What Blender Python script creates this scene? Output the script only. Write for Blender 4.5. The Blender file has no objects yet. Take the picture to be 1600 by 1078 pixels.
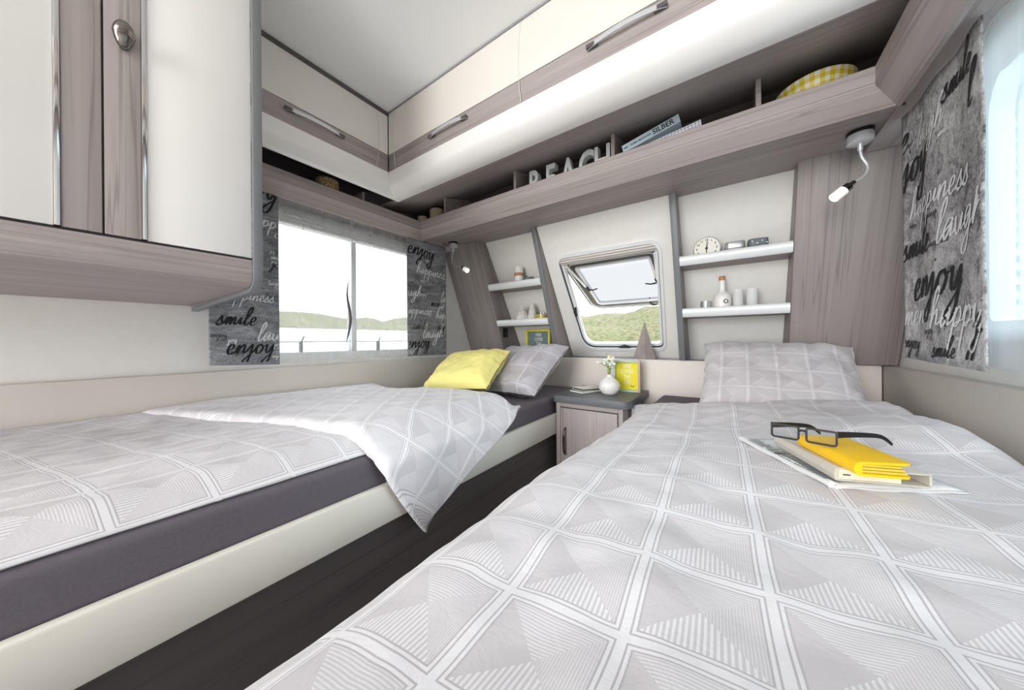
import bpy, bmesh, math, random
from math import sin, cos, pi, radians, sqrt
from mathutils import Vector, Matrix, noise
from mathutils.geometry import tessellate_polygon

random.seed(7)
scene = bpy.context.scene
C = scene.collection
H = 0.92            # eye height above the floor; shapes below are written relative to eye level
W3 = Vector((0, 0, H))

# ------------------------------------------------------------------ camera
cam_data = bpy.data.cameras.new('camera')
cam = bpy.data.objects.new('camera', cam_data)
C.objects.link(cam)
cam_data.sensor_fit = 'HORIZONTAL'
cam_data.sensor_width = 36.0
cam_data.lens = 494.0 / 1600.0 * 36.0
cam_data.shift_y = -6.7 / 1600.0
cam_data.clip_start = 0.01
cam_data.clip_end = 300
cam.matrix_world = (Matrix.Translation((0, 0, H)) @ Matrix.Rotation(radians(35.0), 4, 'Z')
                    @ Matrix.Rotation(radians(90), 4, 'X') @ Matrix.Rotation(radians(-0.45), 4, 'Z'))
scene.camera = cam

# ------------------------------------------------------------------ sky, sun, lights, exposure
world = bpy.data.worlds.new('sky')
scene.world = world
world.use_nodes = True
bg = world.node_tree.nodes['Background']
bg.inputs[0].default_value = (0.93, 0.965, 1.0, 1)
bg.inputs[1].default_value = 3.5

sun_d = bpy.data.lights.new('sun', 'SUN')
sun_d.energy = 2.6
sun_d.angle = radians(16)
sun_d.color = (1.0, 0.97, 0.92)
sun = bpy.data.objects.new('sun', sun_d)
C.objects.link(sun)
sun.rotation_euler = Vector((-0.93, 0.12, -0.40)).to_track_quat('-Z', 'Y').to_euler()

def area(name, loc, target, sx, sy, power, color=(1, 1, 1)):
    d = bpy.data.lights.new(name, 'AREA')
    d.shape = 'RECTANGLE'; d.size = sx; d.size_y = sy; d.energy = power; d.color = color
    o = bpy.data.objects.new(name, d); C.objects.link(o)
    o.location = Vector(loc) + W3
    o.rotation_euler = (Vector(target) - Vector(loc)).to_track_quat('-Z', 'Y').to_euler()
    return o
area('ceiling_fill_light', (-0.62, -1.0, 1.12), (-0.62, -0.4, -0.5), 1.2, 0.8, 9)  # fill light added under the ceiling behind the camera, no lamp modelled
area('rear_fill_light', (-0.62, -4.6, 0.35), (-0.62, 1.0, 0.30), 2.2, 1.9, 150)  # added fill far behind the camera, standing in for daylight from the rear

scene.view_settings.view_transform = 'Standard'
scene.view_settings.look = 'None'
scene.view_settings.exposure = 0.36
scene.view_settings.gamma = 1.0
scene.view_settings.use_curve_mapping = False

# ------------------------------------------------------------------ materials
def srgb(r, g, b):
    f = lambda c: (c / 255 / 12.92) if c / 255 <= 0.04045 else ((c / 255 + 0.055) / 1.055) ** 2.4
    return (f(r), f(g), f(b), 1.0)

class NT:
    def __init__(self, name):
        self.m = bpy.data.materials.new(name); self.m.use_nodes = True
        self.t = self.m.node_tree; self.b = self.t.nodes['Principled BSDF']
        self.out = self.t.nodes['Material Output']
    def n(self, kind, **kw):
        x = self.t.nodes.new(kind)
        for k, v in kw.items(): setattr(x, k, v)
        return x
    def put(self, sock, v):
        if hasattr(v, 'is_linked') or isinstance(v, bpy.types.NodeSocket): self.t.links.new(v, sock)
        else: sock.default_value = v
    def math(self, op, a, b=0.0, c=0.0):
        x = self.n('ShaderNodeMath', operation=op)
        self.put(x.inputs[0], a); self.put(x.inputs[1], b); self.put(x.inputs[2], c)
        return x.outputs[0]
    def mix(self, f, a, b):
        x = self.n('ShaderNodeMix', data_type='RGBA')
        self.put(x.inputs[0], f); self.put(x.inputs[6], a); self.put(x.inputs[7], b)
        return x.outputs[2]
    def coord(self, kind='Object', scale=(1, 1, 1), rot=(0, 0, 0), loc=(0, 0, 0)):
        c = self.n('ShaderNodeTexCoord'); mp = self.n('ShaderNodeMapping')
        self.t.links.new(c.outputs[kind], mp.inputs[0])
        mp.inputs['Scale'].default_value = scale; mp.inputs['Rotation'].default_value = rot
        mp.inputs['Location'].default_value = loc
        return mp.outputs[0]
    def noise(self, vec, scale=5, detail=4, rough=0.55, dist=0.0):
        x = self.n('ShaderNodeTexNoise')
        self.put(x.inputs['Vector'], vec)
        x.inputs['Scale'].default_value = scale; x.inputs['Detail'].default_value = detail
        x.inputs['Roughness'].default_value = rough; x.inputs['Distortion'].default_value = dist
        return x.outputs['Fac']
    def ramp(self, f, stops):
        x = self.n('ShaderNodeValToRGB'); cr = x.color_ramp
        while len(cr.elements) < len(stops): cr.elements.new(0.5)
        for e, (p, c) in zip(cr.elements, stops): e.position = p; e.color = c
        self.put(x.inputs[0], f)
        return x.outputs[0]
    def bump(self, height, strength=0.2, dist=0.01):
        x = self.n('ShaderNodeBump')
        x.inputs['Strength'].default_value = strength; x.inputs['Distance'].default_value = dist
        self.put(x.inputs['Height'], height)
        self.t.links.new(x.outputs[0], self.b.inputs['Normal'])
    def base(self, v): self.put(self.b.inputs['Base Color'], v)
    def set(self, **kw):
        for k, v in kw.items(): self.b.inputs[k.replace('_', ' ')].default_value = v
        return self

MAT = {}
def plain(name, rgb, rough=0.5, metal=0.0, var=0.03, vscale=14, bump=0.0, bscale=200, **kw):
    t = NT(name); c = srgb(*rgb)
    f = t.noise(t.coord(), vscale, 3)
    d = tuple(x * (1 - var * 2) for x in c[:3]) + (1,)
    l = tuple(min(1, x * (1 + var)) for x in c[:3]) + (1,)
    t.base(t.ramp(f, [(0.3, d), (0.7, l)]))
    t.set(Roughness=rough, Metallic=metal, **kw)
    if bump: t.bump(t.noise(t.coord(), bscale, 2), bump, 0.002)
    MAT[name] = t.m
    return t.m

def wood(name, axis, dark, mid, light, scale=1.0, rough=0.5, rot=(0, 0, 0)):
    t = NT(name)
    if any(rot):
        t0 = t.coord; r0 = rot
        def coord2(kind='Object', scale=(1, 1, 1), rot=(0, 0, 0), loc=(0, 0, 0)):
            v = t0(rot=r0); mp = t.n('ShaderNodeMapping'); t.t.links.new(v, mp.inputs[0])
            mp.inputs['Scale'].default_value = scale; mp.inputs['Location'].default_value = loc
            return mp.outputs[0]
        t.coord = coord2; rot = (0, 0, 0)
    k = {'X': (0.5, 11, 11), 'Y': (11, 0.5, 11), 'Z': (11, 11, 0.5)}[axis]
    k = tuple(v * scale for v in k)
    a = t.noise(t.coord(scale=k, rot=rot), 1.6, 6, 0.62, 0.6)
    k2 = tuple(v * (0.5 if v < 2 else 5.0) for v in k)
    fine = t.noise(t.coord(scale=k2, rot=rot), 2.2, 3, 0.7)
    col = t.ramp(a, [(0.28, srgb(*dark)), (0.46, srgb(*mid)), (0.56, srgb(*mid)), (0.75, srgb(*light))])
    col2 = t.mix(t.math('MULTIPLY', fine, 0.35), col, srgb(*dark))
    k3 = tuple(v * (0.6 if v < 2 else 2.4) for v in k)
    ln = t.noise(t.coord(scale=k3, rot=rot, loc=(3, 7, 1)), 1.4, 2, 0.5, 0.4)
    line = t.ramp(t.math('ABSOLUTE', t.math('SUBTRACT', ln, 0.5)), [(0.0, (1, 1, 1, 1)), (0.022, (0, 0, 0, 1))])
    t.base(t.mix(t.math('MULTIPLY', line, 0.45), col2, srgb(*[int(v * 0.72) for v in dark])))
    t.set(Roughness=rough)
    t.bump(fine, 0.08, 0.002)
    MAT[name] = t.m
    return t.m

WD, WM, WL_ = (142, 132, 131), (170, 160, 158), (190, 181, 178)
for ax in 'XYZ': wood('wood_' + ax, ax, WD, WM, WL_)
wood('wood_slope', 'Z', (126, 117, 116), (151, 142, 140), (170, 161, 158), 1.0, 0.5, (radians(-21.3), 0, 0))
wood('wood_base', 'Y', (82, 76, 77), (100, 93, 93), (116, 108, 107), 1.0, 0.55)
plain('cream', (232, 227, 220), 0.35, var=0.01, vscale=3)
plain('panel_cream', (222, 214, 205), 0.45, var=0.012, vscale=4)
plain('rail_cream', (236, 231, 220), 0.35, var=0.01, vscale=4)
plain('white_gloss', (242, 240, 238), 0.28, var=0.006, vscale=3)
plain('wall_white', (240, 238, 234), 0.6, var=0.012, vscale=30)
plain('ceiling_white', (250, 251, 251), 0.6, var=0.008, vscale=3)
plain('floor_vinyl', (120, 112, 108), 0.5, var=0.05, vscale=8)
plain('trim_grey', (120, 122, 126), 0.42, var=0.01)
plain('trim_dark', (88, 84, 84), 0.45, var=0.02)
plain('edge_grey', (150, 150, 156), 0.4, var=0.01)
plain('black', (12, 12, 14), 0.4, var=0.02)
plain('shadow_gap', (30, 28, 30), 0.7, var=0.02)
plain('rubber', (36, 37, 41), 0.5, var=0.02)
plain('silver', (214, 216, 220), 0.25, metal=0.45, var=0.01)
plain('alu_white', (238, 240, 242), 0.3, metal=0.05, var=0.005)
plain('chrome', (200, 198, 198), 0.09, metal=1.0, var=0.0)
plain('chrome_dark', (128, 122, 120), 0.14, metal=1.0, var=0.0)
plain('stone_top', (104, 106, 110), 0.5, var=0.08, vscale=120, bump=0.05)
plain('mattress_cloth', (104, 97, 105), 0.9, var=0.05, vscale=240, bump=0.12, bscale=900)
plain('yellow_cloth', (245, 234, 146), 0.75, var=0.02, vscale=8, bump=0.06, bscale=25)
plain('yellow_leather', (252, 200, 10), 0.45, var=0.015, vscale=20, bump=0.04, bscale=300)
plain('yellow_paint', (226, 214, 52), 0.45, var=0.02)
plain('yellow_print', (240, 226, 40), 0.6, var=0.02)
plain('teal_print', (106, 128, 134), 0.6, var=0.03)
plain('pale_green', (188, 205, 196), 0.55, var=0.02)
plain('pink_wood', (196, 172, 162), 0.6, var=0.05)
plain('paper', (244, 240, 230), 0.7, var=0.01)
plain('page_cream', (236, 228, 205), 0.75, var=0.04, vscale=500)
plain('news', (226, 226, 226), 0.8, var=0.02)
plain('ink', (60, 62, 66), 0.8, var=0.02)
plain('ink_grey', (150, 152, 156), 0.8, var=0.02)
plain('book_beige', (205, 199, 188), 0.6, var=0.02)
plain('book_grey', (120, 124, 130), 0.55, var=0.03)
plain('book_blue', (196, 216, 226), 0.5, var=0.02)
plain('ceramic', (244, 241, 238), 0.3, var=0.01)
plain('ceramic_matt', (228, 224, 219), 0.6, var=0.04, vscale=40)
plain('cork', (196, 146, 108), 0.8, var=0.08, vscale=60)
plain('tin', (196, 197, 198), 0.3, metal=0.6, var=0.02)
plain('tin_grey', (112, 118, 124), 0.45, var=0.03)
plain('candle_wax', (236, 224, 186), 0.55, var=0.02)
plain('candle_yellow', (226, 196, 70), 0.5, var=0.03)
plain('concrete', (214, 218, 219), 0.85, var=0.08, vscale=50, bump=0.2, bscale=120)
plain('letter_side', (196, 200, 201), 0.85, var=0.06, vscale=50)
plain('driftwood', (160, 150, 146), 0.8, var=0.10, vscale=18)
plain('leaf', (112, 148, 66), 0.55, var=0.10)
plain('stem_green', (134, 164, 84), 0.55, var=0.08)
plain('petal', (247, 246, 242), 0.6, var=0.01)
plain('flower_eye', (236, 206, 50), 0.7, var=0.03)
plain('seam', (222, 219, 215), 0.4, var=0.0)
plain('print_black', (26, 26, 30), 0.9, var=0.0)
plain('print_light', (222, 223, 226), 0.9, var=0.0)
plain('print_mid', (74, 75, 80), 0.9, var=0.0)
plain('sheer_print', (120, 112, 116), 0.9, var=0.0)
plain('olive_band', (74, 73, 64), 0.25, var=0.03)

def make_basket():
    t = NT('basket'); v = t.n('ShaderNodeTexVoronoi'); t.put(v.inputs['Vector'], t.coord())
    v.inputs['Scale'].default_value = 130
    t.base(t.ramp(v.outputs['Distance'], [(0.1, srgb(222, 204, 160)), (0.7, srgb(150, 126, 84))]))
    t.set(Roughness=0.8); t.bump(v.outputs['Distance'], 0.5, 0.004); MAT['basket'] = t.m
make_basket()

def make_gingham():
    t = NT('gingham'); sp = t.n('ShaderNodeSeparateXYZ'); t.put(sp.inputs[0], t.coord('UV'))
    f = lambda s: t.math('GREATER_THAN', t.math('FRACT', s), 0.5)
    s = t.math('MULTIPLY', t.math('ADD', f(sp.outputs[0]), f(sp.outputs[1])), 0.5)
    t.base(t.ramp(s, [(0.0, srgb(246, 244, 236)), (0.5, srgb(238, 222, 110)), (1.0, srgb(222, 194, 34))]))
    t.set(Roughness=0.4); MAT['gingham'] = t.m
make_gingham()

def make_check_spine():
    t = NT('check_spine'); sp = t.n('ShaderNodeSeparateXYZ'); t.put(sp.inputs[0], t.coord('Object', scale=(90, 90, 90)))
    f = lambda s: t.math('GREATER_THAN', t.math('FRACT', s), 0.62)
    s = t.math('MULTIPLY', t.math('ADD', f(sp.outputs[0]), f(sp.outputs[2])), 0.5)
    t.base(t.ramp(s, [(0.0, srgb(238, 238, 244)), (1.0, srgb(150, 152, 168))]))
    t.set(Roughness=0.6); MAT['check_spine'] = t.m
make_check_spine()

def make_bedding(name, white, grey, dark, cell=0.12, fine=True):
    """woven squares: double border lines and four triangles with different stripes"""
    t = NT(name); sp = t.n('ShaderNodeSeparateXYZ'); t.put(sp.inputs[0], t.coord('UV', scale=(1 / cell, 1 / cell, 1)))
    fx = t.math('SUBTRACT', t.math('FRACT', sp.outputs[0]), 0.5)
    fy = t.math('SUBTRACT', t.math('FRACT', sp.outputs[1]), 0.5)
    ax, ay = t.math('ABSOLUTE', fx), t.math('ABSOLUTE', fy)
    e = t.math('SUBTRACT', 0.5, t.math('MAXIMUM', ax, ay))
    w_, g_, d_ = srgb(*white), srgb(*grey), srgb(*dark)
    stripe = lambda c, k, duty: t.math('GREATER_THAN', t.math('FRACT', t.math('MULTIPLY', c, k)), duty)
    coarse = t.mix(stripe(fx, 24, 0.5), g_, w_)
    finev = t.mix(t.math('MULTIPLY', stripe(fx, 44, 0.5), 0.5), g_, w_)
    fineh = t.mix(t.math('MULTIPLY', stripe(fy, 34, 0.5), 0.75), g_, w_)
    vert = t.math('GREATER_THAN', ay, ax)
    down = t.math('LESS_THAN', fy, 0.0)
    right = t.math('GREATER_THAN', fx, 0.0)
    tri_v = t.mix(down, fineh, coarse)
    tri_h = t.mix(right, g_, finev)
    inner = t.mix(vert, tri_h, tri_v)
    rng = lambda a, b: t.math('MULTIPLY', t.math('GREATER_THAN', e, a), t.math('LESS_THAN', e, b))
    lines = t.math('ADD', rng(0.036, 0.052), rng(0.078, 0.094))
    border = t.mix(lines, w_, d_)
    col = t.mix(t.math('GREATER_THAN', e, 0.094), border, inner)
    t.base(col)
    t.set(Roughness=0.75, Sheen_Weight=0.15)
    t.bump(t.noise(t.coord(), 26, 4, 0.6, 0.6), 0.25, 0.006)
    MAT[name] = t.m
make_bedding('bedding', (231, 229, 232), (206, 201, 204), (190, 184, 188))
make_bedding('bedding_flap', (233, 230, 233), (208, 203, 207), (194, 188, 193))
make_bedding('pillow_right', (214, 210, 212), (189, 183, 186), (176, 170, 174), 0.10)
make_bedding('pillow_satin', (206, 203, 209), (178, 173, 181), (166, 161, 170), 0.14)
MAT['pillow_satin'].node_tree.nodes['Principled BSDF'].inputs['Roughness'].default_value = 0.42

def make_curtain(name, lo, mid, hi, stretch):
    t = NT(name)
    a = t.noise(t.coord(scale=stretch), 9, 8, 0.72, 1.2)
    b = t.noise(t.coord(scale=(1, 1, 1)), 160, 3, 0.7)
    c = t.noise(t.coord(scale=(1, 1, 1)), 3.2, 3, 0.5)
    s = t.math('ADD', t.math('MULTIPLY', a, 0.55), t.math('ADD', t.math('MULTIPLY', b, 0.25), t.math('MULTIPLY', c, 0.25)))
    t.base(t.ramp(s, [(0.40, srgb(*lo)), (0.52, srgb(*mid)), (0.66, srgb(*hi))]))
    t.set(Roughness=0.95); t.bump(b, 0.2, 0.002); MAT[name] = t.m
make_curtain('curtain_dark', (84, 86, 92), (134, 136, 142), (182, 184, 189), (1, 1, 3))
make_curtain('curtain_light', (74, 74, 78), (162, 161, 163), (218, 217, 218), (1, 2.6, 1.6))

def make_sheer(nm='sheer', lo=.26, amp=.26, tc=.34):
    t = NT(nm)
    tr = t.n('ShaderNodeBsdfTransparent'); tl = t.n('ShaderNodeBsdfTranslucent'); df = t.n('ShaderNodeBsdfDiffuse')
    tl.inputs[0].default_value = (tc, tc * 1.01, tc * 1.02, 1); df.inputs[0].default_value = (0.93, 0.94, 0.95, 1)
    m1 = t.n('ShaderNodeMixShader'); m2 = t.n('ShaderNodeMixShader')
    t.t.links.new(tl.outputs[0], m1.inputs[1]); t.t.links.new(df.outputs[0], m1.inputs[2]); m1.inputs[0].default_value = 0.4
    sp = t.n('ShaderNodeSeparateXYZ'); t.put(sp.inputs[0], t.coord())
    fold = t.noise(t.coord(scale=(1, 9, 0.3)), 3.0, 2)
    t.put(m2.inputs[0], t.math('ADD', lo, t.math('MULTIPLY', fold, amp)))
    t.t.links.new(tr.outputs[0], m2.inputs[1]); t.t.links.new(m1.outputs[0], m2.inputs[2])
    t.t.links.new(m2.outputs[0], t.out.inputs[0]); MAT[nm] = t.m
make_sheer(); make_sheer('sheer_thick', .50, .30, .46)

def make_soft(name, alpha, rgb):
    t = NT(name); tr = t.n('ShaderNodeBsdfTransparent'); df = t.n('ShaderNodeBsdfDiffuse'); df.inputs[0].default_value = srgb(*rgb)
    m = t.n('ShaderNodeMixShader'); m.inputs[0].default_value = alpha
    t.t.links.new(tr.outputs[0], m.inputs[1]); t.t.links.new(df.outputs[0], m.inputs[2]); t.t.links.new(m.outputs[0], t.out.inputs[0]); MAT[name] = t.m
make_soft('sheer_faint', .45, (150, 146, 150))
make_soft('frosted', .55, (246, 246, 246))

def make_glass(name, tint, milk, milk_col):
    t = NT(name)
    tr = t.n('ShaderNodeBsdfTransparent'); tr.inputs[0].default_value = tint
    gl = t.n('ShaderNodeBsdfGlossy'); gl.inputs['Roughness'].default_value = 0.05
    df = t.n('ShaderNodeBsdfTranslucent'); df.inputs[0].default_value = milk_col
    lw = t.n('ShaderNodeLayerWeight'); lw.inputs[0].default_value = 0.5
    fac = t.math('ADD', 0.03, t.math('MULTIPLY', t.math('POWER', lw.outputs['Facing'], 5.0), 0.6))
    a = t.n('ShaderNodeMixShader'); b = t.n('ShaderNodeMixShader')
    t.t.links.new(fac, a.inputs[0]); t.t.links.new(tr.outputs[0], a.inputs[1]); t.t.links.new(gl.outputs[0], a.inputs[2])
    b.inputs[0].default_value = milk
    t.t.links.new(a.outputs[0], b.inputs[1]); t.t.links.new(df.outputs[0], b.inputs[2])
    t.t.links.new(b.outputs[0], t.out.inputs[0]); MAT[name] = t.m
make_glass('window_glass', (0.97, 0.98, 0.98, 1), 0.0, (1, 1, 1, 1))
make_glass('sash_acrylic', (0.465, 0.466, 0.468, 1), 0.0, (0.85, 0.87, 0.9, 1))
make_glass('blue_glass', (0.80, 0.90, 0.95, 1), 0.0, (1, 1, 1, 1))
make_glass('clear_glass', (0.92, 0.94, 0.93, 1), 0.06, (1, 1, 1, 1))
make_glass('frosted_glass', (0.86, 0.86, 0.86, 1), 0.6, (0.9, 0.9, 0.9, 1))
make_glass('milk_acrylic', (0.9, 0.92, 0.93, 1), 0.75, (0.95, 0.96, 0.97, 1))
make_glass('lens', (0.96, 0.96, 0.96, 1), 0.0, (1, 1, 1, 1))

def make_lampglow():
    t = NT('lamp_glow'); t.base(srgb(245, 245, 245))
    t.set(Emission_Color=(1, 0.93, 0.82, 1), Emission_Strength=2.2); MAT['lamp_glow'] = t.m
    t = NT('lamp_acrylic'); t.base(srgb(236, 236, 236))
    t.set(Emission_Color=(1, 0.95, 0.88, 1), Emission_Strength=0.35, Roughness=0.3); MAT['lamp_acrylic'] = t.m
make_lampglow()

def make_dunes():
    t = NT('dune_sand')
    g = t.noise(t.coord(scale=(1, 1, 2.2)), 0.62, 7, 0.62, 0.4)
    f = t.noise(t.coord(scale=(1, 1, 0.35)), 7, 6, 0.7)
    h = t.n('ShaderNodeSeparateXYZ'); t.put(h.inputs[0], t.coord())
    hz = t.math('MULTIPLY', t.math('ADD', h.outputs[2], 0.55), 0.24)
    s = t.math('ADD', t.math('MULTIPLY', g, 0.9), t.math('ADD', hz, t.math('MULTIPLY', f, 0.3)))
    grass = t.ramp(f, [(0.34, srgb(50, 52, 36)), (0.48, srgb(84, 92, 58)), (0.62, srgb(112, 98, 78))])
    t.base(t.mix(t.ramp(s, [(0.72, (0, 0, 0, 1)), (0.88, (1, 1, 1, 1))]), srgb(146, 134, 117), grass))
    t.set(Roughness=1.0); MAT['dune_sand'] = t.m
make_dunes()

# ------------------------------------------------------------------ geometry helpers
BASE = {}
def tag(o, label=None, cat=None, group=None, kind=None):
    if label: o['label'] = label
    if cat: o['category'] = cat
    if group: o['group'] = group
    if kind: o['kind'] = kind
    return o

def thing(name, label, cat, loc, group=None, rotz=0.0, kind=None):
    o = bpy.data.objects.new(name, None); C.objects.link(o)
    o.empty_display_size = 0.05
    o.location = Vector(loc) + W3; o.rotation_euler = (0, 0, rotz)
    BASE[o] = Vector(loc)
    return tag(o, label, cat, group, kind)

def root_of(o):
    while o.parent: o = o.parent
    return o

class G:
    def __init__(self): self.v = []; self.f = []; self.uv = {}
    def add(self, vs, fs, uvs=None):
        k = len(self.v)
        self.v += [Vector(p) for p in vs]
        self.f += [tuple(i + k for i in f) for f in fs]
        if uvs:
            for i, u in enumerate(uvs): self.uv[k + i] = u
        return self
    def box(self, x0, x1, y0, y1, z0, z1):
        return self.add([(x0, y0, z0), (x1, y0, z0), (x1, y1, z0), (x0, y1, z0), (x0, y0, z1), (x1, y0, z1), (x1, y1, z1), (x0, y1, z1)],
                        [(0, 3, 2, 1), (4, 5, 6, 7), (0, 1, 5, 4), (1, 2, 6, 5), (2, 3, 7, 6), (3, 0, 4, 7)])
    def prism(self, poly, m0, m1):
        """poly 2-D, m0/m1 map (a,b) to the two end faces"""
        n = len(poly)
        return self.add([m0(*p) for p in poly] + [m1(*p) for p in poly],
                        [tuple(range(n - 1, -1, -1)), tuple(range(n, 2 * n))] + [(i, (i + 1) % n, n + (i + 1) % n, n + i) for i in range(n)])
    def slab(self, outer, holes, m0, m1):
        loops = [outer] + holes
        tris = tessellate_polygon([[Vector((a, b, 0)) for a, b in l] for l in loops])
        flat = [p for l in loops for p in l]; n = len(flat)
        fs = [tuple(t) for t in tris] + [tuple(n + i for i in reversed(t)) for t in tris]
        k = 0
        for l in loops:
            m = len(l)
            fs += [(k + i, k + (i + 1) % m, n + k + (i + 1) % m, n + k + i) for i in range(m)]
            k += m
        return self.add([m0(*p) for p in flat] + [m1(*p) for p in flat], fs)
    def lathe(self, prof, seg=24, c=(0, 0, 0), cap=True, sx=1.0, sy=1.0):
        vs = []; fs = []
        for r, z in prof:
            for i in range(seg):
                a = 2 * pi * i / seg
                vs.append((c[0] + r * cos(a) * sx, c[1] + r * sin(a) * sy, c[2] + z))
        for j in range(len(prof) - 1):
            for i in range(seg):
                i2 = (i + 1) % seg
                fs.append((j * seg + i, j * seg + i2, (j + 1) * seg + i2, (j + 1) * seg + i))
        if cap:
            fs.append(tuple(range(seg - 1, -1, -1))); fs.append(tuple((len(prof) - 1) * seg + i for i in range(seg)))
        return self.add(vs, fs)
    def tube(self, pts, r, seg=8, closed=False):
        pts = [Vector(p) for p in pts]; n = len(pts); vs = []; fs = []
        rs = r if isinstance(r, (list, tuple)) else [r] * n
        ref = None
        for i, p in enumerate(pts):
            if closed: d = pts[(i + 1) % n] - pts[i - 1]
            else: d = pts[min(i + 1, n - 1)] - pts[max(i - 1, 0)]
            d.normalize()
            if ref is None: ref = Vector((0, 0, 1)) if abs(d.z) < 0.9 else Vector((1, 0, 0))
            a = d.cross(ref)
            if a.length < 1e-4: a = d.orthogonal()
            a.normalize(); b = a.cross(d); ref = b
            for k in range(seg):
                t = 2 * pi * k / seg
                vs.append(p + (a * cos(t) + b * sin(t)) * rs[i])
        m = n if closed else n - 1
        for i in range(m):
            i2 = (i + 1) % n
            for k in range(seg):
                k2 = (k + 1) % seg
                fs.append((i * seg + k, i * seg + k2, i2 * seg + k2, i2 * seg + k))
        if not closed:
            fs.append(tuple(range(seg - 1, -1, -1))); fs.append(tuple((n - 1) * seg + k for k in range(seg)))
        return self.add(vs, fs)
    def grid(self, fn, nu, nv, uvfn=None):
        vs = []; uvs = []
        for j in range(nv + 1):
            for i in range(nu + 1):
                u, v = i / nu, j / nv
                vs.append(fn(u, v)); uvs.append(uvfn(u, v) if uvfn else (u, v))
        fs = [(j * (nu + 1) + i, j * (nu + 1) + i + 1, (j + 1) * (nu + 1) + i + 1, (j + 1) * (nu + 1) + i) for j in range(nv) for i in range(nu)]
        return self.add(vs, fs, uvs)
    def out(self, name, mat, parent=None, local=False, smooth=False, bevel=0.0, segs=2, label=None, cat=None, group=None, kind=None, origin=None, angle=35, recalc=True):
        vs = self.v
        if parent is not None:
            off = Vector((0, 0, 0)) if local else BASE[root_of(parent)]
            loc = None
        else:
            if origin is None:
                xs = [p.x for p in vs]; ys = [p.y for p in vs]; zs = [p.z for p in vs]
                origin = Vector(((min(xs) + max(xs)) / 2, (min(ys) + max(ys)) / 2, min(zs)))
            off = Vector(origin); loc = off
        me = bpy.data.meshes.new(name)
        me.from_pydata([p - off for p in vs], [], self.f)
        if self.uv:
            ul = me.uv_layers.new(name='UVMap')
            for l in me.loops: ul.data[l.index].uv = self.uv.get(l.vertex_index, (0, 0))
        bm = bmesh.new(); bm.from_mesh(me)
        if recalc: bmesh.ops.recalc_face_normals(bm, faces=bm.faces)
        if bevel:
            ed = [e for e in bm.edges if len(e.link_faces) == 2 and e.calc_face_angle(0) > 0.6]
            bmesh.ops.bevel(bm, geom=ed, offset=bevel, segments=segs, profile=0.5, affect='EDGES', clamp_overlap=True)
        if smooth or bevel:
            for f in bm.faces: f.smooth = True
            for e in bm.edges:
                if len(e.link_faces) == 2 and e.calc_face_angle(0) > radians(angle): e.smooth = False
        bm.to_mesh(me); bm.free()
        me.materials.append(MAT[mat])
        o = bpy.data.objects.new(name, me); C.objects.link(o)
        if parent is not None: o.parent = parent
        else:
            o.location = loc + W3; BASE[o] = Vector(loc)
        return tag(o, label, cat, group, kind)

def rrect(a0, a1, b0, b1, r, n=6):
    """rounded rectangle; r may be 4 radii: (a0b0, a1b0, a1b1, a0b1)"""
    r = r if isinstance(r, (list, tuple)) else [r] * 4
    pts = []
    for (cx, cy, rr, s) in ((a0 + r[0], b0 + r[0], r[0], pi), (a1 - r[1], b0 + r[1], r[1], 1.5 * pi), (a1 - r[2], b1 - r[2], r[2], 0), (a0 + r[3], b1 - r[3], r[3], 0.5 * pi)):
        for i in range(n + 1):
            t = s + i / n * pi / 2
            pts.append((cx + rr * cos(t), cy + rr * sin(t)))
    return pts
def rquad(c, r, n=6):
    """quadrilateral with rounded corners, c counter-clockwise"""
    out = []
    for i in range(4):
        p = Vector(c[i]); a = Vector(c[i - 1]) - p; b = Vector(c[(i + 1) % 4]) - p
        rr = r[i] if isinstance(r, (list, tuple)) else r
        p0 = p + a.normalized() * rr; p1 = p + b.normalized() * rr
        for k in range(n + 1):
            t = k / n
            q = p0 * (1 - t) ** 2 + p * 2 * t * (1 - t) + p1 * t * t
            out.append((q.x, q.y))
    return out
def inset(poly, d):
    n = len(poly); out = []
    for i in range(n):
        a, b, c = Vector(poly[i - 1]), Vector(poly[i]), Vector(poly[(i + 1) % n])
        t = (c - a).normalized(); nrm = Vector((-t.y, t.x))
        q = b + nrm * d; out.append((q.x, q.y))
    return out
def smoothpts(pts, k=6):
    pts = [Vector(p) for p in pts]; out = []
    for i in range(len(pts) - 1):
        p0 = pts[max(i - 1, 0)]; p1 = pts[i]; p2 = pts[i + 1]; p3 = pts[min(i + 2, len(pts) - 1)]
        for j in range(k):
            t = j / k
            out.append(0.5 * ((2 * p1) + (p2 - p0) * t + (2 * p0 - 5 * p1 + 4 * p2 - p3) * t * t + (3 * p1 - p0 - 3 * p2 + p3) * t ** 3))
    out.append(pts[-1]); return out
def sstep(a, b, x):
    t = max(0.0, min(1.0, (x - a) / (b - a))); return t * t * (3 - 2 * t)
def nz(x, y, z=0.0, s=1.0): return noise.noise(Vector((x * s, y * s, z * s)))

def text_geo(body, size, mapper, extrude=0.0, bold=0.0, xs=1.0, align='CENTER', res=3):
    cu = bpy.data.curves.new('lettering', 'FONT'); cu.body = body; cu.size = size; cu.offset = bold
    cu.extrude = extrude; cu.align_x = align; cu.resolution_u = res
    ob = bpy.data.objects.new('lettering', cu); C.objects.link(ob)
    dg = bpy.context.evaluated_depsgraph_get(); me = ob.evaluated_get(dg).to_mesh()
    g = G()
    g.add([mapper(v.co.x * xs, v.co.y, v.co.z) for v in me.vertices], [tuple(p.vertices) for p in me.polygons])
    ob.evaluated_get(dg).to_mesh_clear()
    bpy.data.objects.remove(ob); bpy.data.curves.remove(cu)
    return g

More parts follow.
